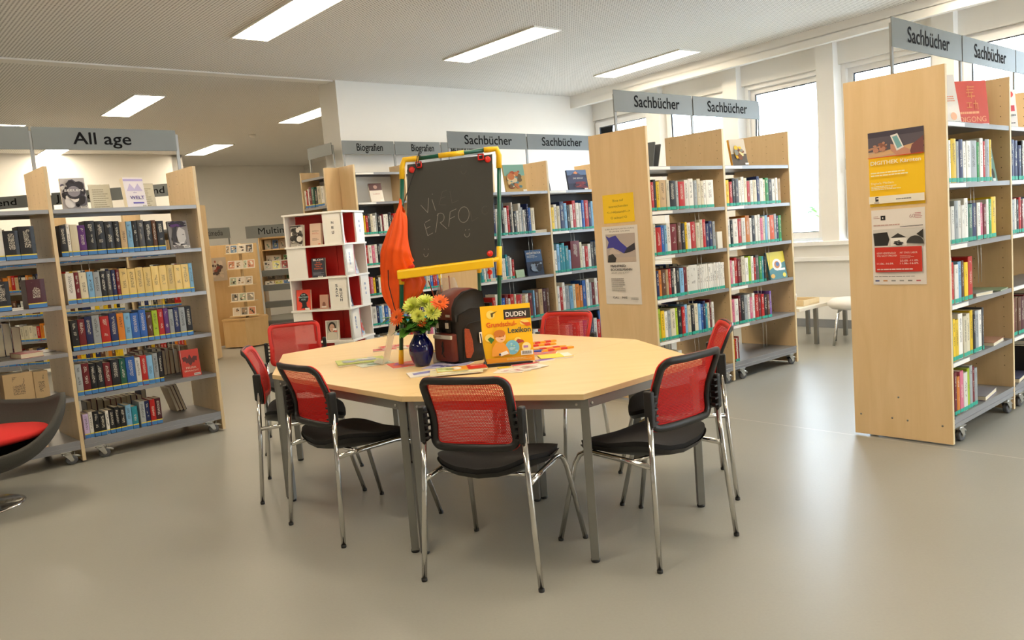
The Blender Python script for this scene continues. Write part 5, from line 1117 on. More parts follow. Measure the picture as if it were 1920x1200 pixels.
def flower(name, top, dirv, R, kind, label, group):
    r = empty(name, (VX, VY, TH), 0, label, 'flower', group); q = Vector(top) - Vector((VX, VY, TH))
    rr = random.Random(zlib.crc32(label.encode()) & 0xff); ang = rr.uniform(0, 6.28)
    b = MB(); b.tube([Vector((.012 * math.cos(ang), .012 * math.sin(ang), .05)), Vector((.016 * math.cos(ang), .016 * math.sin(ang), .19)), Vector((q.x * .6, q.y * .6, .19 + (q.z - .19) * .55)), q - Vector(dirv).normalized() * .008], .0022, 6); b.build('stem', M['stem'], r)
    mx = Matrix.Translation(q) @ Vector(dirv).to_track_quat('Z', 'Y').to_matrix().to_4x4()
    b = MB()
    layers = 6 if kind == 'mum' else 3
    for L in range(layers):
        npt = (22 - 2 * L) if kind == 'mum' else 20
        elev = (.05 + L * .24) if kind == 'mum' else (.05 + L * .22); ln = R * (1 - .11 * L) if kind == 'mum' else R * (1 - .22 * L)
        for k in range(npt):
            a = 2 * PI * (k + .5 * (L % 2)) / npt + rr.uniform(-.06, .06); e = elev + rr.uniform(-.1, .1); w_ = R * (.13 if kind == 'mum' else .12)
            ca, sa = math.cos(a), math.sin(a)
            def P(t, s): rad = ln * t * math.cos(e); z = ln * t * math.sin(e) + (ln * .25 * t * t if kind == 'mum' else 0) ; return (ca * rad - sa * s, sa * rad + ca * s, z)
            b.add([P(.08, -w_*.3), P(.08, w_*.3), P(.6, w_), P(.6, -w_), P(1, w_*.3), P(1, -w_*.3), P(.6, 0)], [(0, 1, 2, 6, 3), (3, 6, 2, 4, 5)], 0, True)
    b.build('bloom', M['mum'] if kind == 'mum' else M['gerb'], r, mx=mx)
    b = MB(); b.lathe([(.001, R*.12 + .002), (R*.16, R*.10), (R*.2, .0), (.001, -.006)][::-1] if False else [(.001, -.004), (R*.2, .0), (R*.2, R*.1), (R*.1, R*.16), (.001, R*.17)], 14, mx=mx, cap=False); b.build('flower_centre', M['mum'] if kind == 'mum' else M['gerbc'], r)
G1, G2 = 'yellow chrysanthemums in the blue vase', 'orange gerberas in the blue vase'
flower('chrysanthemum', (-.525, 4.38, TH + .325), (-.3, -.7, .6), .058, 'mum', 'large yellow-green chrysanthemum at the upper left of the bouquet', G1)
flower('chrysanthemum', (-.455, 4.38, TH + .340), (.2, -.5, .8), .056, 'mum', 'topmost yellow-green chrysanthemum at the middle of the bouquet', G1)
flower('chrysanthemum', (-.425, 4.35, TH + .295), (.4, -.8, .3), .052, 'mum', 'yellow-green chrysanthemum at the lower right, near the satchel lid', G1)
flower('chrysanthemum', (-.495, 4.33, TH + .278), (-.1, -1, .2), .042, 'mum', 'small yellow chrysanthemum at the front, just below the big ones', G1)
flower('gerbera', (-.605, 4.30, TH + .285), (-.5, -.7, .35), .050, 'gerb', 'orange gerbera at the left side of the bouquet', G2)
flower('gerbera', (-.37, 4.27, TH + .348), (.15, -.75, .6), .050, 'gerb', 'orange gerbera at the right, in front of the brown satchel lid', G2)
flower('gerbera', (-.48, 4.32, TH + .248), (.1, -1, .1), .030, 'gerb', 'small rust-orange flower low in the middle of the bouquet', G2)
rl = random.Random(5)
def leafm(b, p, d, L, W, droop=.3):
    d = Vector(d).normalized(); s = d.cross(Vector((0, 0, 1))); s = s.normalized() if s.length > .1 else Vector((1, 0, 0)); p = Vector(p); n = 7; V = []; up_ = s.cross(d)
    for i in range(n + 1):
        t = i / n; w_ = W * math.sin(PI * min(1, t * .92 + .06)) ** .8; c = p + d * L * t + Vector((0, 0, -droop * L * t * t)); V += [c - s * w_ + up_ * w_ * .25, c, c + s * w_ + up_ * w_ * .25]
    b.add(V, [(3*i, 3*i+1, 3*i+4, 3*i+3) for i in range(n)] + [(3*i+1, 3*i+2, 3*i+5, 3*i+4) for i in range(n)], 0, True)
def sprig(label, top, n, L, W, m, seed):
    q_ = random.Random(seed); r = empty('foliage_sprig', (VX, VY, TH), 0, label, 'foliage', 'green sprigs in the blue vase'); q = Vector(top)
    b = MB(); b.tube([(0, 0, .06), (q.x * .2, q.y * .2, .19), tuple(q)], .002, 6); b.build('stem', M['stem'], r)
    b = MB()
    for i in range(n):
        t = .25 + .75 * i / n; p = Vector((q.x * .2, q.y * .2, .18)).lerp(q, t); a = q_.uniform(0, 6.28); leafm(b, p, (math.cos(a) + q.x * 4, math.sin(a) * .7 - .3, q_.uniform(-.1, .8)), 1.15 * L * q_.uniform(.7, 1.2), W * 1.5, q_.uniform(.1, .6))
    b.build('leaves', M[m], r)
sprig('leafy green sprig fanning out at the left of the bouquet', (-.125, -.02, .285), 20, .085, .012, 'leaf', 1)
sprig('dark green sprig at the front of the bouquet below the flowers', (.0, -.055, .255), 22, .06, .020, 'leafd', 2)
sprig('green sprig at the right side of the bouquet touching the satchel', (.075, -.03, .265), 20, .055, .018, 'leafd', 3)
sprig('bright green sprig standing behind the orange gerbera', (-.06, .02, .30), 10, .07, .012, 'leaf', 4)
sprig('low sprig with one broad leaf hanging over the left vase rim', (-.07, -.03, .20), 8, .085, .018, 'leaf', 6)

# ------------------------------------------------------------------ school satchel
SX, SY = -.285, 4.47
sr = math.radians(38)
sat = empty('school_satchel', (SX, SY, TH), sr, 'black and brown school satchel with orange panels standing between vase and lexicon', 'satchel'); sat.scale = (.88, .88, .98)
W2, D2, SH = .115, .105, .40      # front faces local -x side (towards the left), side faces local -y
def sbox(name, x0, y0, z0, x1, y1, z1, m, bev=.01, par=None): b = MB(); b.box(x0, y0, z0, x1, y1, z1); return b.build(name, M[m], par or sat, bevel=bev, seg=4)
def loft(name, rings, m, par=None, sub=1):
    b = MB(); n = len(rings[0]); V = [p for r_ in rings for p in r_]; F = [(i*n + k, i*n + (k+1) % n, (i+1)*n + (k+1) % n, (i+1)*n + k) for i in range(len(rings) - 1) for k in range(n)]
    F += [tuple(range(n))[::-1], tuple(range((len(rings)-1)*n, len(rings)*n))]; b.add(V, F, 0, True); return b.build(name, M[m], par or sat, sub=sub)
def rr_ring(x0, x1, y0, y1, z, rc=.02):
    pts = []
    for cx, cy, a0 in ((x1 - rc, y1 - rc, 0), (x0 + rc, y1 - rc, PI/2), (x0 + rc, y0 + rc, PI), (x1 - rc, y0 + rc, 3*PI/2)):
        for k in range(5): a = a0 + PI/2 * k / 4; pts.append((cx + rc * math.cos(a), cy + rc * math.sin(a), z))
    return pts
loft('body', [rr_ring(-.10, .10, -.105, .12, z) if 0 else rr_ring(-.10 + (.012 if z < .01 else 0), .10, -.105 + (.01 if z < .01 else 0), .12, z, .022) for z in (.001, .012, .06, .15, .25, .30, .31)], 'satk', sub=0)
# front pocket, bulging to the left
loft('front_pocket', [rr_ring(-.145 + abs(z - .085) * .12, -.09, -.095, .11, z, .018) for z in (.012, .02, .05, .09, .13, .165, .172)], 'satr', sub=1)
sbox('reflective_strip', -.1435, -.090, .140, -.10, .105, .162, 'reflect', .004)
# emblem: a small lizard
b = MB(); P_ = [(0, .0), (.012, .01), (.016, .03), (.008, .045), (.014, .058), (.006, .07), (-.004, .062), (-.008, .045), (-.016, .04), (-.008, .03), (-.01, .012), (-.02, -.008), (-.006, -.006), (.004, -.02), (.024, -.024), (.01, -.012)]
b.add([(-.1475, -x + .03 - .03, .062 + z) for x, z in P_], [tuple(range(len(P_)))]); b.build('lizard_emblem', M['satk'], sat)
# lid: brown flap over the front and top with black side gusset
def lidring(y, grow=0.0):
    return [(-.112 - grow, y, .235), (-.118 - grow, y, .27), (-.112 - grow, y, .315), (-.085 - grow, y, .358 + grow), (-.03, y, .392 + grow), (.04, y, .402 + grow), (.10 + grow, y, .385 + grow), (.108 + grow, y, .33), (.104, y, .29), (.0, y, .30), (-.09, y, .27), (-.10, y, .235)]
def lidring2(y, g): return [(-.114 - g, y, .245), (-.120 - g, y, .27), (-.114 - g, y, .318), (-.087 - g, y, .361 + g), (-.03, y, .396 + g), (.04, y, .406 + g), (.09, y, .394 + g), (.09, y, .385), (.04, y, .395), (-.03, y, .386), (-.08, y, .352), (-.107, y, .315), (-.112, y, .27), (-.108, y, .245)]
loft('lid_gusset', [lidring(-.11), lidring(-.118, .002), lidring(.13, .002), lidring(.132)], 'satk', sub=0)
loft('lid_flap', [lidring2(-.085, .0), lidring2(-.08, .005), lidring2(.10, .005), lidring2(.105, .0)], 'satr', sub=0)
b = MB(); 
for (y0, y1) in ((-.06, -.03), (.05, .08)):
    b.box(-.130, y0, .175, -.112, y1, .245)
b.build('buckle_strap', M['satk'], sat, bevel=.003)
for y in (-.045, .065): sbox('buckle', -.137, y - .014, .20, -.124, y + .014, .232, 'reflect', .003)
sbox('lid_badge', -.128, -.075, .262, -.122, -.03, .276, 'reflect', .002)
# side panel with orange mesh
b = MB(); b.prism([(-.052, .03), (-.018, .025), (.008, .06), (.006, .12), (-.012, .185), (-.05, .195), (-.06, .12)], -.1125, -.104, axis='y'); b.build('side_mesh_panel', M['sato'], sat, bevel=.003)
b = MB(); b.tube([(-.065, -.107, .02), (-.060, -.112, .11), (-.055, -.112, .19), (-.02, -.112, .215), (.03, -.112, .22), (.09, -.110, .225)], .004, 6); b.build('side_piping', M['satk'], sat)
b = MB(); b.tube([(.10, -.06, .30), (.13, -.07, .31), (.14, -.08, .2), (.125, -.085, .06), (.10, -.06, .03)], .010, 8, flat=((0, 1, 0), .016)); b.build('shoulder_strap', M['satk'], sat)
b = MB(); b.tube([(.10, .06, .30), (.13, .07, .31), (.14, .08, .2), (.125, .085, .06), (.10, .06, .03)], .010, 8, flat=((0, 1, 0), .016)); b.build('shoulder_strap', M['satk'], sat)

# ------------------------------------------------------------------ lexicon
def art_duden(a, w, h):
    a.rect(0, 0, w, h, '#fdc40e'); a.rect(w*.46, h*.74, w*.995, h*.915, '#2e2a26'); a.text('DUDEN', w*.50, h*.785, h*.085, '#f6f3ee', w*.40, 'l', .0012); a.rect(w*.5, h*.755, w*.9, h*.762, '#d8301c')
    a.ell(w*.2, h*.845, w*.085, h*.075, '#f7dc72'); a.poly([(w*.2, h*.87), (w*.34, h*.9), (w*.25, h*.85), (w*.24, h*.8), (w*.21, h*.8)], '#5a4a1e')
    a.text('Grundschul-', w*.10, h*.625, h*.085, '#e2571b', w*.60, 'l', .001); a.text('Lexikon', w*.52, h*.50, h*.095, '#2f4a48', w*.45, 'l', .0012)
    a.ell(w*.86, h*.67, w*.09, h*.05, '#f7dc72'); a.poly([(w*.76, h*.70), (w*.86, h*.665), (w*.97, h*.665), (w*.99, h*.60), (w*.9, h*.60), (w*.84, h*.64)], '#d85c28')
    a.ell(w*.14, h*.44, w*.09, h*.07, '#f7dc72'); a.poly([(w*.10, h*.42), (w*.16, h*.46), (w*.24, h*.41), (w*.17, h*.34)], '#3f7a34')
    a.ell(w*.70, h*.36, w*.07, h*.06, '#f7dc72'); a.poly([(w*.66, h*.35), (w*.70, h*.39), (w*.80, h*.365), (w*.83, h*.33), (w*.7, h*.31)], '#b0443c')
    # child reading beside a globe
    a.ell(w*.58, h*.25, w*.14, h*.125, '#7cc0d8', 26); blot(a, w*.6, h*.25, w*.1, h*.09, ['#b8dcb0', '#a8d4e4'], 10, 4)
    a.poly([(w*.16, h*.12), (w*.18, h*.26), (w*.27, h*.36), (w*.42, h*.34), (w*.50, h*.22), (w*.52, h*.12)], '#f0a23c'); a.ell(w*.36, h*.45, w*.105, h*.10, '#f2c49a', 24); a.ell(w*.345, h*.505, w*.115, h*.065, '#d07a2c', 22); a.rect(w*.245, h*.44, w*.28, h*.51, '#d07a2c')
    for s in (-1, 1): a.ell(w*(.385 + .035*s), h*.455, w*.008, h*.010, '#3a2a20', 8)
    a.ell(w*.385, h*.405, w*.03, h*.012, '#8a3020', 12, PI, 2*PI); a.poly([(w*.30, h*.16), (w*.46, h*.20), (w*.50, h*.15), (w*.34, h*.11)], '#f2efe8'); a.rect(w*.30, h*.125, w*.34, h*.16, '#3a3a4a')
    a.ell(w*.86, h*.24, w*.09, h*.08, '#f7e6a2'); a.lines(w*.80, h*.22, w*.92, h*.27, 1, '#b07ac8', .8, 3); a.rect(0, 0, w, h*.085, '#f29a1c'); a.lines(w*.45, h*.03, w*.95, h*.07, 2, '#f7d48a', .4, 3); bar(a, w*.74, h*.10, w*.98, h*.18)
lx = Vector((-.035, 4.22)); 
shown('lexicon', R3((lx.x + .005, lx.y, TH + .012), math.radians(3)), .262, .30, .022, '#f7b60d', 'yellow Grundschul-Lexikon standing upright on the table', art_duden, tilt=.12)
b = MB(); b.tube([(-.152, 4.185, TH + .002), (-.158, 4.20, TH + .06), (-.170, 4.23, TH + .17)], .003, 8, flat=((0, 1, 0), .012)); b.box(-.17, 4.16, TH + .0005, .08, 4.26, TH + .006); b.box(-.16, 4.165, TH + .006, .09, 4.175, TH + .016)
b.tube([(-.04, 4.26, TH + .006), (-.04, 4.30, TH + .2)], .004, 8); b.tube([(-.155, 4.150, TH + .001), (-.155, 4.165, TH + .03)], .009, 8)
o = b.build('book_stand', M['black'], bevel=.001); tag(o, 'black book stand holding the yellow lexicon upright', 'book stand')
b = MB(); b.box(.055, -.1175, .10, .095, -.114, .16); b.build('price_tag', M['pages_w'], sat)

# ------------------------------------------------------------------ papers, napkins and books on the table
def flat(name, pts, z, t, col, label, cat, art=None, group=None, page=False):
    """thin thing lying on the table; pts = near-left, near-right, far-right, far-left corners"""
    c = sum((Vector(p) for p in pts), Vector((0, 0))) / 4; L = [Vector(p) - c for p in pts]; r = empty(name, (c.x, c.y, TH + z), 0, label, cat, group)
    b = MB(); b.prism([tuple(p) for p in L], 0, t * (.8 if page else 1)); b.build('pages' if page else 'sheet', M['pages_w'], r)
    if page: b = MB(); b.prism([tuple(p * 1.02) for p in L], t * .8, t); b.c = [lin(col)] * len(b.f); b.build('cover', M['print'], r)
    if art:
        W_ = (L[1] - L[0]).length; H_ = (L[3] - L[0]).length; a = Art(step=.0002); art(a, 1, 1); V = []
        for (u, y, v) in a.b.v: p = L[0].lerp(L[1], u).lerp(L[3].lerp(L[2], u), v); V.append((p.x, p.y, t + .0003 - y))
        a.b.v = V; a.b.build('printed_side', M['print'], r)
    return r
def quad(cx, cy, w, h, ang): 
    a = math.radians(ang); u = Vector((math.cos(a), math.sin(a))); v = Vector((-u.y, u.x)); c = Vector((cx, cy)); return [tuple(c + u*i*w/2 + v*j*h/2) for i, j in ((-1, -1), (1, -1), (1, 1), (-1, 1))]
def splash(bgc, cols, seed, n=14):
    def f(a, w, h): a.rect(0, 0, w, h, bgc); blot(a, .5, .5, .42, .42, cols, n, seed)
    return f
flat('picture_book', quad(-.90, 4.72, .27, .20, 16), .001, .012, '#9cba3c', 'green and yellow picture book lying at the left of the table', 'book', splash('#c9cf6a', ['#e6a860', '#eae4d4', '#b0b8c8'], 3), page=True)
flat('booklet', quad(-.80, 4.60, .19, .12, 30), .0005, .003, '#dfe6d2', 'thin pale green booklet sticking out in front of the picture book', 'booklet', splash('#dbe4d4', ['#a8c0a0', '#8aa8a4'], 5))
for i, (cx, cy, an, z, c, lb) in enumerate(((-.83, 5.20, 10, .001, '#d87a70', 'lowest red and white folded leaflet behind the picture book'), (-.80, 5.30, 25, .005, '#cf5248', 'upper red leaflet lying behind the picture book'), (-.64, 5.22, -12, .001, '#e8e0d8', 'cream leaflet lying behind the left easel foot'), (-.62, 5.24, 15, .006, '#c85a4c', 'red striped leaflet on top of the cream one behind the easel'))):
    flat('leaflet', quad(cx, cy, .15, .11, an), z, .004, c, lb, 'leaflet', splash(c, ['#efe0da', '#c23a30'], i + 3), 'red and white leaflets')
def napk(bgc, c2):
    def f(a, w, h):
        a.rect(0, 0, w, h, bgc)
        for i in range(5): a.rect(0, i*.2 + .03, 1, i*.2 + .08, c2)
    return f
flat('napkin', quad(-.60, 4.49, .20, .20, 20), .0005, .003, '#f06a3a', 'orange-red paper napkin under the left easel foot', 'napkin', splash('#ec5a34', ['#f28a58', '#d84440', '#b05a98'], 8))
flat('napkin', quad(-.36, 4.33, .22, .20, -20), .0005, .003, '#b8b4d8', 'lilac napkin lying between the vase and the satchel', 'napkin', splash('#b3b0d6', ['#6a66a8', '#4a4a78', '#dcdaea'], 9))
flat('brochure', quad(-.43, 4.12, .24, .15, 15), .001, .005, '#cfcbe2', 'white and lilac brochure in front of the vase', 'brochure', lambda a, w, h: (a.rect(0, 0, 1, 1, '#eeeae2'), a.poly([(.1, .3), (.6, .5), (.5, .9), (.1, .7)], '#8a88c0'), a.poly([(.4, .55), (.8, .7), (.75, .95), (.5, .8)], '#5a5a88')))
flat('exercise_book', quad(-.30, 4.06, .26, .15, 5), .007, .006, '#e8dfb0', 'open pale yellow exercise book in front of the satchel, lower one', 'exercise book', splash('#e6dfb8', ['#d8d4a0', '#f2ecd8'], 3), page=True)
def art_ex(a, w, h): a.rect(0, 0, w, h, '#e9d67a'); a.rect(.0, .0, .3, 1, '#d9e0a0'); a.rect(.32, .1, .62, .9, '#f0a030'); a.ell(.4, .5, .1, .3, '#f0ece0'); a.rect(.62, .0, 1, 1, '#d8301e'); a.rect(.7, .7, .95, .85, '#f0c0a8'); blot(a, .2, .5, .18, .3, ['#a8b850', '#e8e4c0', '#8aa040'], 8, 3)
flat('exercise_book', quad(-.275, 4.10, .25, .14, 8), .0135, .006, '#e8c23c', 'yellow and red exercise book lying on top in front of the satchel', 'exercise book', art_ex, page=True)
flat('ribbon', quad(-.06, 4.10, .06, .05, 14), .0005, .004, '#f0d020', 'yellow wrapped bar at the foot of the lexicon', 'crayon pack', napk('#f2d21e', '#e8c010'))
flat('ribbon', quad(.05, 4.145, .14, .04, 18), .0005, .006, '#d84a58', 'red wrapped bar below the lexicon', 'crayon pack', napk('#d8404e', '#e87a80'))
flat('ribbon', quad(.155, 4.235, .09, .05, 25), .0005, .007, '#9a6ac8', 'violet wrapped bar at the lower right of the lexicon', 'crayon pack', napk('#a070cc', '#7a50b0'))
for i, (cx, cy, an) in enumerate(((-.03, 3.995, -28), (.0, 4.01, -14), (.04, 4.03, 2), (.075, 4.05, 18))):
    flat('picture_card', quad(cx, cy, .15, .10, an + 12), .0005 + i * .0012, .001, '#efe8de', ['lowest card of the fan spread in front of the lexicon', 'second card from below in the fan before the lexicon', 'third card from below in the fan before the lexicon', 'topmost card of the fan spread in front of the lexicon'][i], 'card', splash('#efe8dc', ['#c86a7a', '#b8a898', '#e0b0b0'], i + 20, 8), 'cards fanned out before the lexicon')
flat('exercise_book', quad(.215, 4.33, .17, .13, 8), .0005, .010, '#f0d81c', 'bright yellow notebook lying right of the lexicon', 'notebook', lambda a, w, h: (a.rect(0, 0, 1, 1, '#f2da1c'), a.rect(.72, 0, 1, 1, '#efece0')), page=True)
flat('napkin', quad(.16, 4.47, .14, .1, -10), .0005, .006, '#ee7a4a', 'folded orange and lilac napkin right of the lexicon', 'napkin', splash('#ef7a4e', ['#b08ad0', '#f0a080'], 4))
pk = 'orange and red striped packs beside the lexicon'
for i, (cx, cy, an, z, L_) in enumerate(((.20, 4.66, 14, .001, .20), (.24, 4.60, 20, .001, .20), (.16, 4.82, 12, .001, .18), (.17, 4.86, 16, .012, .17))):
    r = empty('pencil_pack', (cx, cy, TH + z), math.radians(an), ['orange and red pack second from the front, beside the lexicon', 'frontmost orange and red pack beside the lexicon', 'lower orange and red pack farthest from the camera', 'upper orange and red pack farthest from the camera'][i], 'pencil pack', pk)
    b = MB(); x = -L_/2
    for j, c in enumerate(('#f2a81e', '#d8301e', '#f2a81e', '#d8301e', '#f2a81e')): b.box(x + j*L_/5, -.018, 0, x + (j+1)*L_/5, .018, .010, 0, lin(c))
    b.build('pack_sleeve', M['print'], r)
b = MB(); b.box(-.045, -.02, 0, .045, .02, .012, 0, lin('#3a4aa8')); o = b.build('eraser_box', M['print']); o.matrix_world = R3((.115, 4.56, TH + .0005), .3); tag(o, 'small blue box between lexicon and striped packs', 'box')
# clear stand left of the easel foot
b = MB(); b.box(-.075, 0, 0, .075, .006, .30); b.box(-.075, 0, 0, .075, .06, .004); o = b.build('sign_holder', M['acryl'], bevel=.001); o.matrix_world = R3((-.735, 4.62, TH + .001), math.radians(84), .28); tag(o, 'clear acrylic stand seen edge-on left of the easel foot', 'sign holder')
# clear bag and yellow card behind the satchel
def pb(u, v): a = 2 * PI * u; k = (1 - .55 * v ** 3) * (1 + .12 * math.sin(5 * a + 6 * v)); return (.09 * k * math.cos(a), .04 * k * math.sin(a), .44 * v + .01)
b = MB(); b.grid(pb, 30, 16, 0, True, True); o = b.build('plastic_bag', M['polybag'], loc=(-.36, 4.80, TH)); tag(o, 'crumpled clear plastic bag behind the satchel, under the chalkboard tray', 'bag')
b = MB()
for k, (dx, c) in enumerate(((-.06, 0), (-.03, 1), (.0, 0), (.03, 2))): b.tube([(dx * .3, .0, .02), (dx * 2.0 - .05, 0, .43 + .01 * k)], .004, 6, m=0)
b.build('paint_brushes', M['gerbc'], o)
flat('book', quad(-.42, 4.52, .08, .1, 10), .001, .06, '#f2c41a', 'yellow item standing half hidden between vase and satchel', 'box', splash('#f2c41a', ['#4a4a3a'], 3))

# ------------------------------------------------------------------ low bench, stool, ball by the window
bn = empty('low_bench', (3.25, 8.98, 0), math.radians(42), 'low cream table with grey metal legs beneath the window', 'bench')
BA = math.radians(42)
def pix(name, x0, y0, z0, x1, y1, z1, m, par, bev=.003): b = MB(); b.box(x0, y0, z0, x1, y1, z1); return b.build(name, M[m], par, bevel=bev)
# legs measured at (3.08,8.61) and (3.59,9.03)
pix('bench_top', -.70, -.31, .385, .40, .19, .42, 'bench', bn)
for x in (-.33, .33):
    for y in (-.29, .15): pix('leg', x - .02, y - .02, 0, x + .02, y + .02, .385, 'steel', bn)
def bnw(x, y, z): return bn.matrix_basis @ Vector((x, y, z))
bn_m = R3((3.25, 8.98, 0), BA)
tr_ = empty('wooden_tray', (0, 0, 0), 0, 'shallow wooden tray on the low cream table', 'tray', mx=bn_m @ Matrix.Translation((-.33, -.12, .4205)))
pix('tray_base', -.17, -.13, 0, .17, .13, .01, 'maple_edge', tr_)
for q in ((-.17, -.13, .17, -.118), (-.17, .118, .17, .13), (-.17, -.118, -.158, .118), (.158, -.118, .17, .118)): pix('tray_rim', q[0], q[1], .01, q[2], q[3], .06, 'maple_edge', tr_, .002)
b = MB()
b.grid(lambda u, v: ((.14 + .012 * math.sin(7*v)) * math.sin(PI * v) * math.cos(2*PI*u), .14 * math.sin(PI * v) * math.sin(2*PI*u), .125 - .125 * math.cos(PI * v)), 28, 18, 0, True, True); b.grid(lambda u, v: (.09 * math.sin(PI * v) * math.cos(2*PI*u) - .05, .09 * math.sin(PI * v) * math.sin(2*PI*u), .31 - .1 * math.cos(PI * v)), 22, 12, 0, True, True)
o = b.build('patterned_cushion', M['zebra']); o.matrix_world = bn_m @ Matrix.Translation((-.42, .06, .4205)); tag(o, 'black and beige patterned round cushion on the low table, half behind the bookcase', 'cushion')
b = MB(); b.box(-.03, -.03, 0, .03, .03, .10); b.box(-.02, -.031, .02, .02, -.03, .08, 1); o = b.build('table_clock', [M['plasticw'], M['sign']], bevel=.004); o.matrix_world = bn_m @ Matrix.Translation((-.30, -.02, .4305)); tag(o, 'small white box-shaped clock standing in the wooden tray', 'clock')
st = empty('white_stool', (3.53, 8.42, 0), 0, 'white rounded chair with chrome legs half hidden by the right bookcase', 'chair')
b = MB(); b.lathe([(.001, .36), (.12, .36), (.20, .375), (.235, .41), (.235, .44), (.19, .475), (.10, .48), (.001, .478)], 32, cap=False); b.build('seat', M['plasticw'], st)
for a in (200, 290, 20, 110):
    c_, s_ = math.cos(math.radians(a)), math.sin(math.radians(a)); b = MB(); b.tube([(.13*c_, .13*s_, .37), (.19*c_, .19*s_, .33), (.225*c_, .225*s_, .15), (.25*c_, .25*s_, .0)], .011, 10); b.build('leg', M['chrome'], st)

# ------------------------------------------------------------------ grey felt swivel chair
sw = empty('swivel_chair', (-3.36, 4.86, 0), math.radians(8), 'grey felt shell swivel chair with red cushion at the left edge', 'chair')
b = MB(); b.lathe([(.001, .0), (.27, .0), (.275, .006), (.25, .012), (.12, .018), (.04, .03), (.032, .06), (.03, .24), (.001, .24)], 48, cap=False); b.build('disc_base', M['chrome'], sw)
def shell(u, v):
    a = 2 * PI * u; back = .5 - .5 * math.cos(a)       # 0 at front (+x), 1 at back
    rim = .36 + .24 * back ** 2 + .20 * (abs(math.sin(a)) ** 4)
    R_ = .40 + .02 * math.cos(2 * a); k = math.sin(v * PI / 2) ** .8; z = .22 + (rim - .22) * (1 - math.cos(v * PI / 2)) ** .9
    return (R_ * k * math.cos(a) * 1.0, R_ * k * math.sin(a) * 1.45, z)
b = MB(); b.grid(shell, 56, 18, 0, True, True); b.build('shell', M['felt'], sw, solid=.03)
b = MB(); b.lathe([(.001, .37), (.26, .37), (.33, .39), (.35, .41), (.33, .43), (.001, .45)], 36, mx=Matrix.Translation((0, 0, .02)) @ Matrix.Diagonal((1, 1.34, 1, 1)), cap=False); b.build('seat_cushion', M['redf'], sw)
sw.rotation_euler[2] = math.radians(-66)

# ------------------------------------------------------------------ media corner
pn = empty('media_cabinet', (-4.30, 13.08, 0), math.radians(42), 'tall maple cabinet side behind the disc spinner at the back left', 'cabinet')
pix('side_panel', -.62, 0, .02, .36, .03, 1.60, 'oak', pn); pix('side_panel', .33, .03, .02, .36, .45, 1.60, 'oak', pn); pix('side_panel', -.62, .03, .02, -.59, .45, 1.60, 'oak', pn); pix('top_panel', -.59, .03, 1.40, .33, .45, 1.43, 'oak', pn)
sgn = empty('media_sign', (0, 0, 0), 0, 'grey Multimedia sign partly hidden behind the All age bookcase', 'sign', mx=R3((-4.72, 13.0, 1.6), math.radians(42)))
a = Art(); v, f, wd = text_geo('Multimedia'); b = MB(); b.box(-.10, 0, .11, .40, .006, .28); b.box(.37, .008, 0, .39, .02, .24); b.build('sign_board', M['sign'], sgn)
L = MB(); L.add([(-.08 + p * .36 / wd, -.0006, .16 + q * .12 / .72 * .75) for p, q in v], f); L.build('lettering', M['letter'], sgn)
bx = empty('spinner_base', (-4.13, 12.66, 0), math.radians(20), 'angular oak box carrying the spinner of discs', 'box')
b = MB(); b.prism([(-.34, -.02), (-.02, -.24), (.33, -.06), (.33, .26), (-.2, .3)], .02, .43); b.build('box_body', M['oak'], bx); b = MB(); b.prism([(-.35, -.025), (-.02, -.25), (.34, -.065), (.34, .27), (-.21, .31)], .43, .455); b.build('box_lid', M['oak'], bx)
sp = empty('disc_spinner', (-4.12, 12.66, .455), 0, 'rotating stand with five tiers of discs and leaflets, back left', 'display stand')
b = MB(); b.tube([(0, .06, 0), (0, .06, 1.15)], .022, 12); b.build('pole', M['maple_edge'], sp)
rr_ = random.Random(4)
for k, z in enumerate((.04, .26, .51, .76, 1.0)):
    b = MB(); b.prism([(-.19 - .03 * (k == 0), -.09), (0, -.13), (.19 + .03 * (k == 0), -.08), (.19, .1), (-.19, .1)], z - .012, z); b.build('tier', M['maple_edge'], sp)
    x = -.17; j = 0
    while x < .15:
        w_ = rr_.choice((.12, .12, .06)); 
        c = rr_.choice(('#b9b0a0', '#8a8478', '#d8cfc0', '#6f8aa8', '#c98a6a', '#5a544c', '#a8b49a'))
        def ar(a, w, h, c=c, s=rr_.randint(0, 99)): a.rect(0, 0, w, h, '#e6e0d4'); a.rect(w*.08, h*.08, w*.92, h*.92, c); blot(a, w*.5, h*.5, w*.38, h*.38, ['#3a3630', '#e0d8c8', '#a88a6a'], 8, s)
        pos = ['leftmost', 'second', 'third', 'fourth', 'fifth', 'sixth'][min(j, 5)]
        shown('disc_case', Matrix.Translation((-4.12 + x + w_/2, 12.66 - .09, .456 + z)) @ Matrix.Rotation(rr_.uniform(-.1, .1), 4, 'Z'), min(w_, .12) - .005, .13, .01, '#e6e0d4', '%s disc case on the %s tier of the spinner' % (pos, ['lowest', 'second lowest', 'middle', 'second highest', 'top'][k]), ar, tilt=.25, cat='disc case', group='disc cases on the spinner'); x += w_; j += 1
lf = Art('#b8aa98', .26, .36); blot(lf, .13, .18, .09, .15, ['#7a2a20', '#4a3a34', '#c9b8a4', '#8a4a38'], 26, 4)
r = empty('wall_poster', (0, 0, 0), 0, 'small reddish poster on the maple cabinet left of the spinner', 'poster', mx=R3((-4.62, 12.70, 1.05), math.radians(20))); lf.build('print', r, Matrix.Identity(4)); b = MB(); b.box(0, .0005, 0, .26, .004, .36); b.build('paper', M['pages_w'], r)
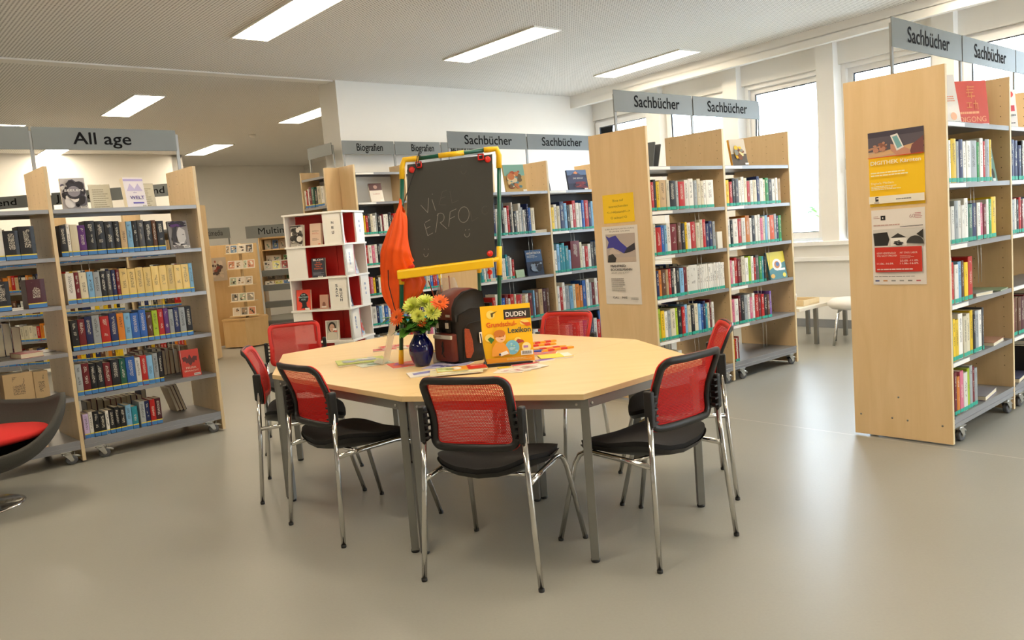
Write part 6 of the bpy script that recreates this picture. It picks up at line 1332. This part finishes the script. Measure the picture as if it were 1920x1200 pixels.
# multimedia shelving with gift-like compartments
mm = empty('media_shelf', (-4.05, 13.55, 0), math.radians(8), 'oak media shelving with small compartments and grey trays under the Multimedia sign', 'shelf')
MW = 1.55
pix('back_panel', 0, .38, .9, MW, .4, 1.82, 'oak', mm)
for x in (0, .42, .84, 1.26, MW - .02): pix('divider', x, .05, .95, x + .02, .38, 1.66, 'oak', mm)
for z in (.95, 1.22, 1.46, 1.65): pix('shelf_board', 0, .05, z, MW, .38, z + .018, 'oak', mm)
pix('side_panel', -.02, .0, .0, .0, .4, 1.75, 'oak', mm)
for z in (.30, .62, .90, 1.14): pix('disc_tray', 0, -.12, z - .1, MW, .04, z, 'sign', mm)
b = MB(); b.box(-.20, -.004, 1.68, 1.1, .002, 1.88); sgb = b.build('sign_board', M['sign'], mm); v, f, wd = text_geo('Multimedia')
L = MB(); L.add([(.0 + p * .74 / wd, -.0052, 1.735 + q * .11 / .72) for p, q in v], f); L.build('lettering', M['letter'], sgb)
mmM = R3((-4.05, 13.55, 0), math.radians(8)); pal2 = ['#4a6ea8', '#c9c26a', '#3a3634', '#b8b0a4', '#4f9a4a', '#7a7670', '#d8d2c6', '#8a3a34']
rr_ = random.Random(8)
for z, y, h_, nm in ((1.72, .2, .16, 'top compartment'), (1.48, .2, .14, 'second compartment'), (1.14, -.07, .15, 'disc tray'), (.97, .2, .13, 'lower compartment'), (.90, -.07, .06, 'lower tray')):
    x = .1; j = 0
    while x < .95:
        w_ = rr_.uniform(.11, .16); c = rr_.choice(pal2)
        if z == 1.72: z_ = 1.478
        def ar(a, w, h, c=c, s=rr_.randint(0, 99)): a.rect(0, 0, w, h, '#e4ded2'); a.rect(w*.06, h*.06, w*.94, h*.94, c); blot(a, w*.5, h*.5, w*.36, h*.36, ['#2e2a26', '#ddd6c8', '#7a9a8a'], 7, s)
        zz = {1.72: 1.479, 1.48: 1.239, 1.14: 1.141, .97: .969, .90: .901}[z]
        shown('disc_case', mmM @ Matrix.Translation((x, y, zz)), w_ - .015, h_, .012, '#e4ded2', '%s disc case from the left in the %s of the media shelving' % (ORD[j], nm), ar, tilt=.15, cat='disc case', group='disc cases in the media shelving'); x += w_; j += 1

# ------------------------------------------------------------------ outside the windows
sl = empty('street_lamp', (*WP(12.2, 7.3), -.3), 0, 'grey oval street lamp seen through the middle window', 'street lamp')
def ray(u, v, c):
    d = Vector(((u - 960) / 1530, -(v - 600) / 1530, -1)); d = rotm(0.10355, -0.079266) @ d; n = Vector((.8, .6, 0)); t = c / n.dot(d); return Vector((0, 0, 1.4)) + d * t
lp_ = ray(1488, 160, 12.2) if False else Vector((4.97, 13.7, 3.55))
b = MB(); b.grid(lambda u, v: (.20 * math.sin(PI * v) * math.cos(2*PI*u), .12 * math.sin(PI * v) * math.sin(2*PI*u), -.05 * math.cos(PI * v)), 24, 12, 0, True, True)
sl.location = (lp_.x, lp_.y, -.3); b.build('lamp_head', M['lampg'], sl, mx=Matrix.Translation((0, 0, lp_.z + .3)) @ Matrix.Rotation(.7, 4, 'Y') @ Matrix.Rotation(.3, 4, 'X'))
b = MB(); b.tube([(.10, .08, lp_.z + .36), (.6, .5, lp_.z + .6), (1.0, .9, lp_.z + .2), (1.05, .95, 0)], .03, 8); b.build('mast', M['lampg'], sl)
def bush(x, y, h, label, seed):
    q_ = random.Random(seed); r = empty('garden_shrub', (x, y, -.3), 0, label, 'shrub', 'shrubs outside the windows')
    b = MB(); b.tube([(0, 0, 0), (.02, 0, h * .6)], .02, 6); b.build('stem', M['stem'], r); b = MB()
    for _ in range(160):
        a = q_.uniform(0, 6.28); e = q_.uniform(-.3, 1.4); R_ = q_.uniform(.1, .42); leafm(b, (R_ * math.cos(a), R_ * math.sin(a), h * q_.uniform(.35, 1)), (math.cos(a), math.sin(a), math.sin(e)), .13, .03, .3)
    b.build('leaves', M['leaf'], r)
bush(*WP(10.1, 6.15), 1.75, 'green shrub outside behind the middle window', 3); bush(*WP(10.3, 5.6), 1.5, 'low green shrub outside near the radiator ledge', 4)
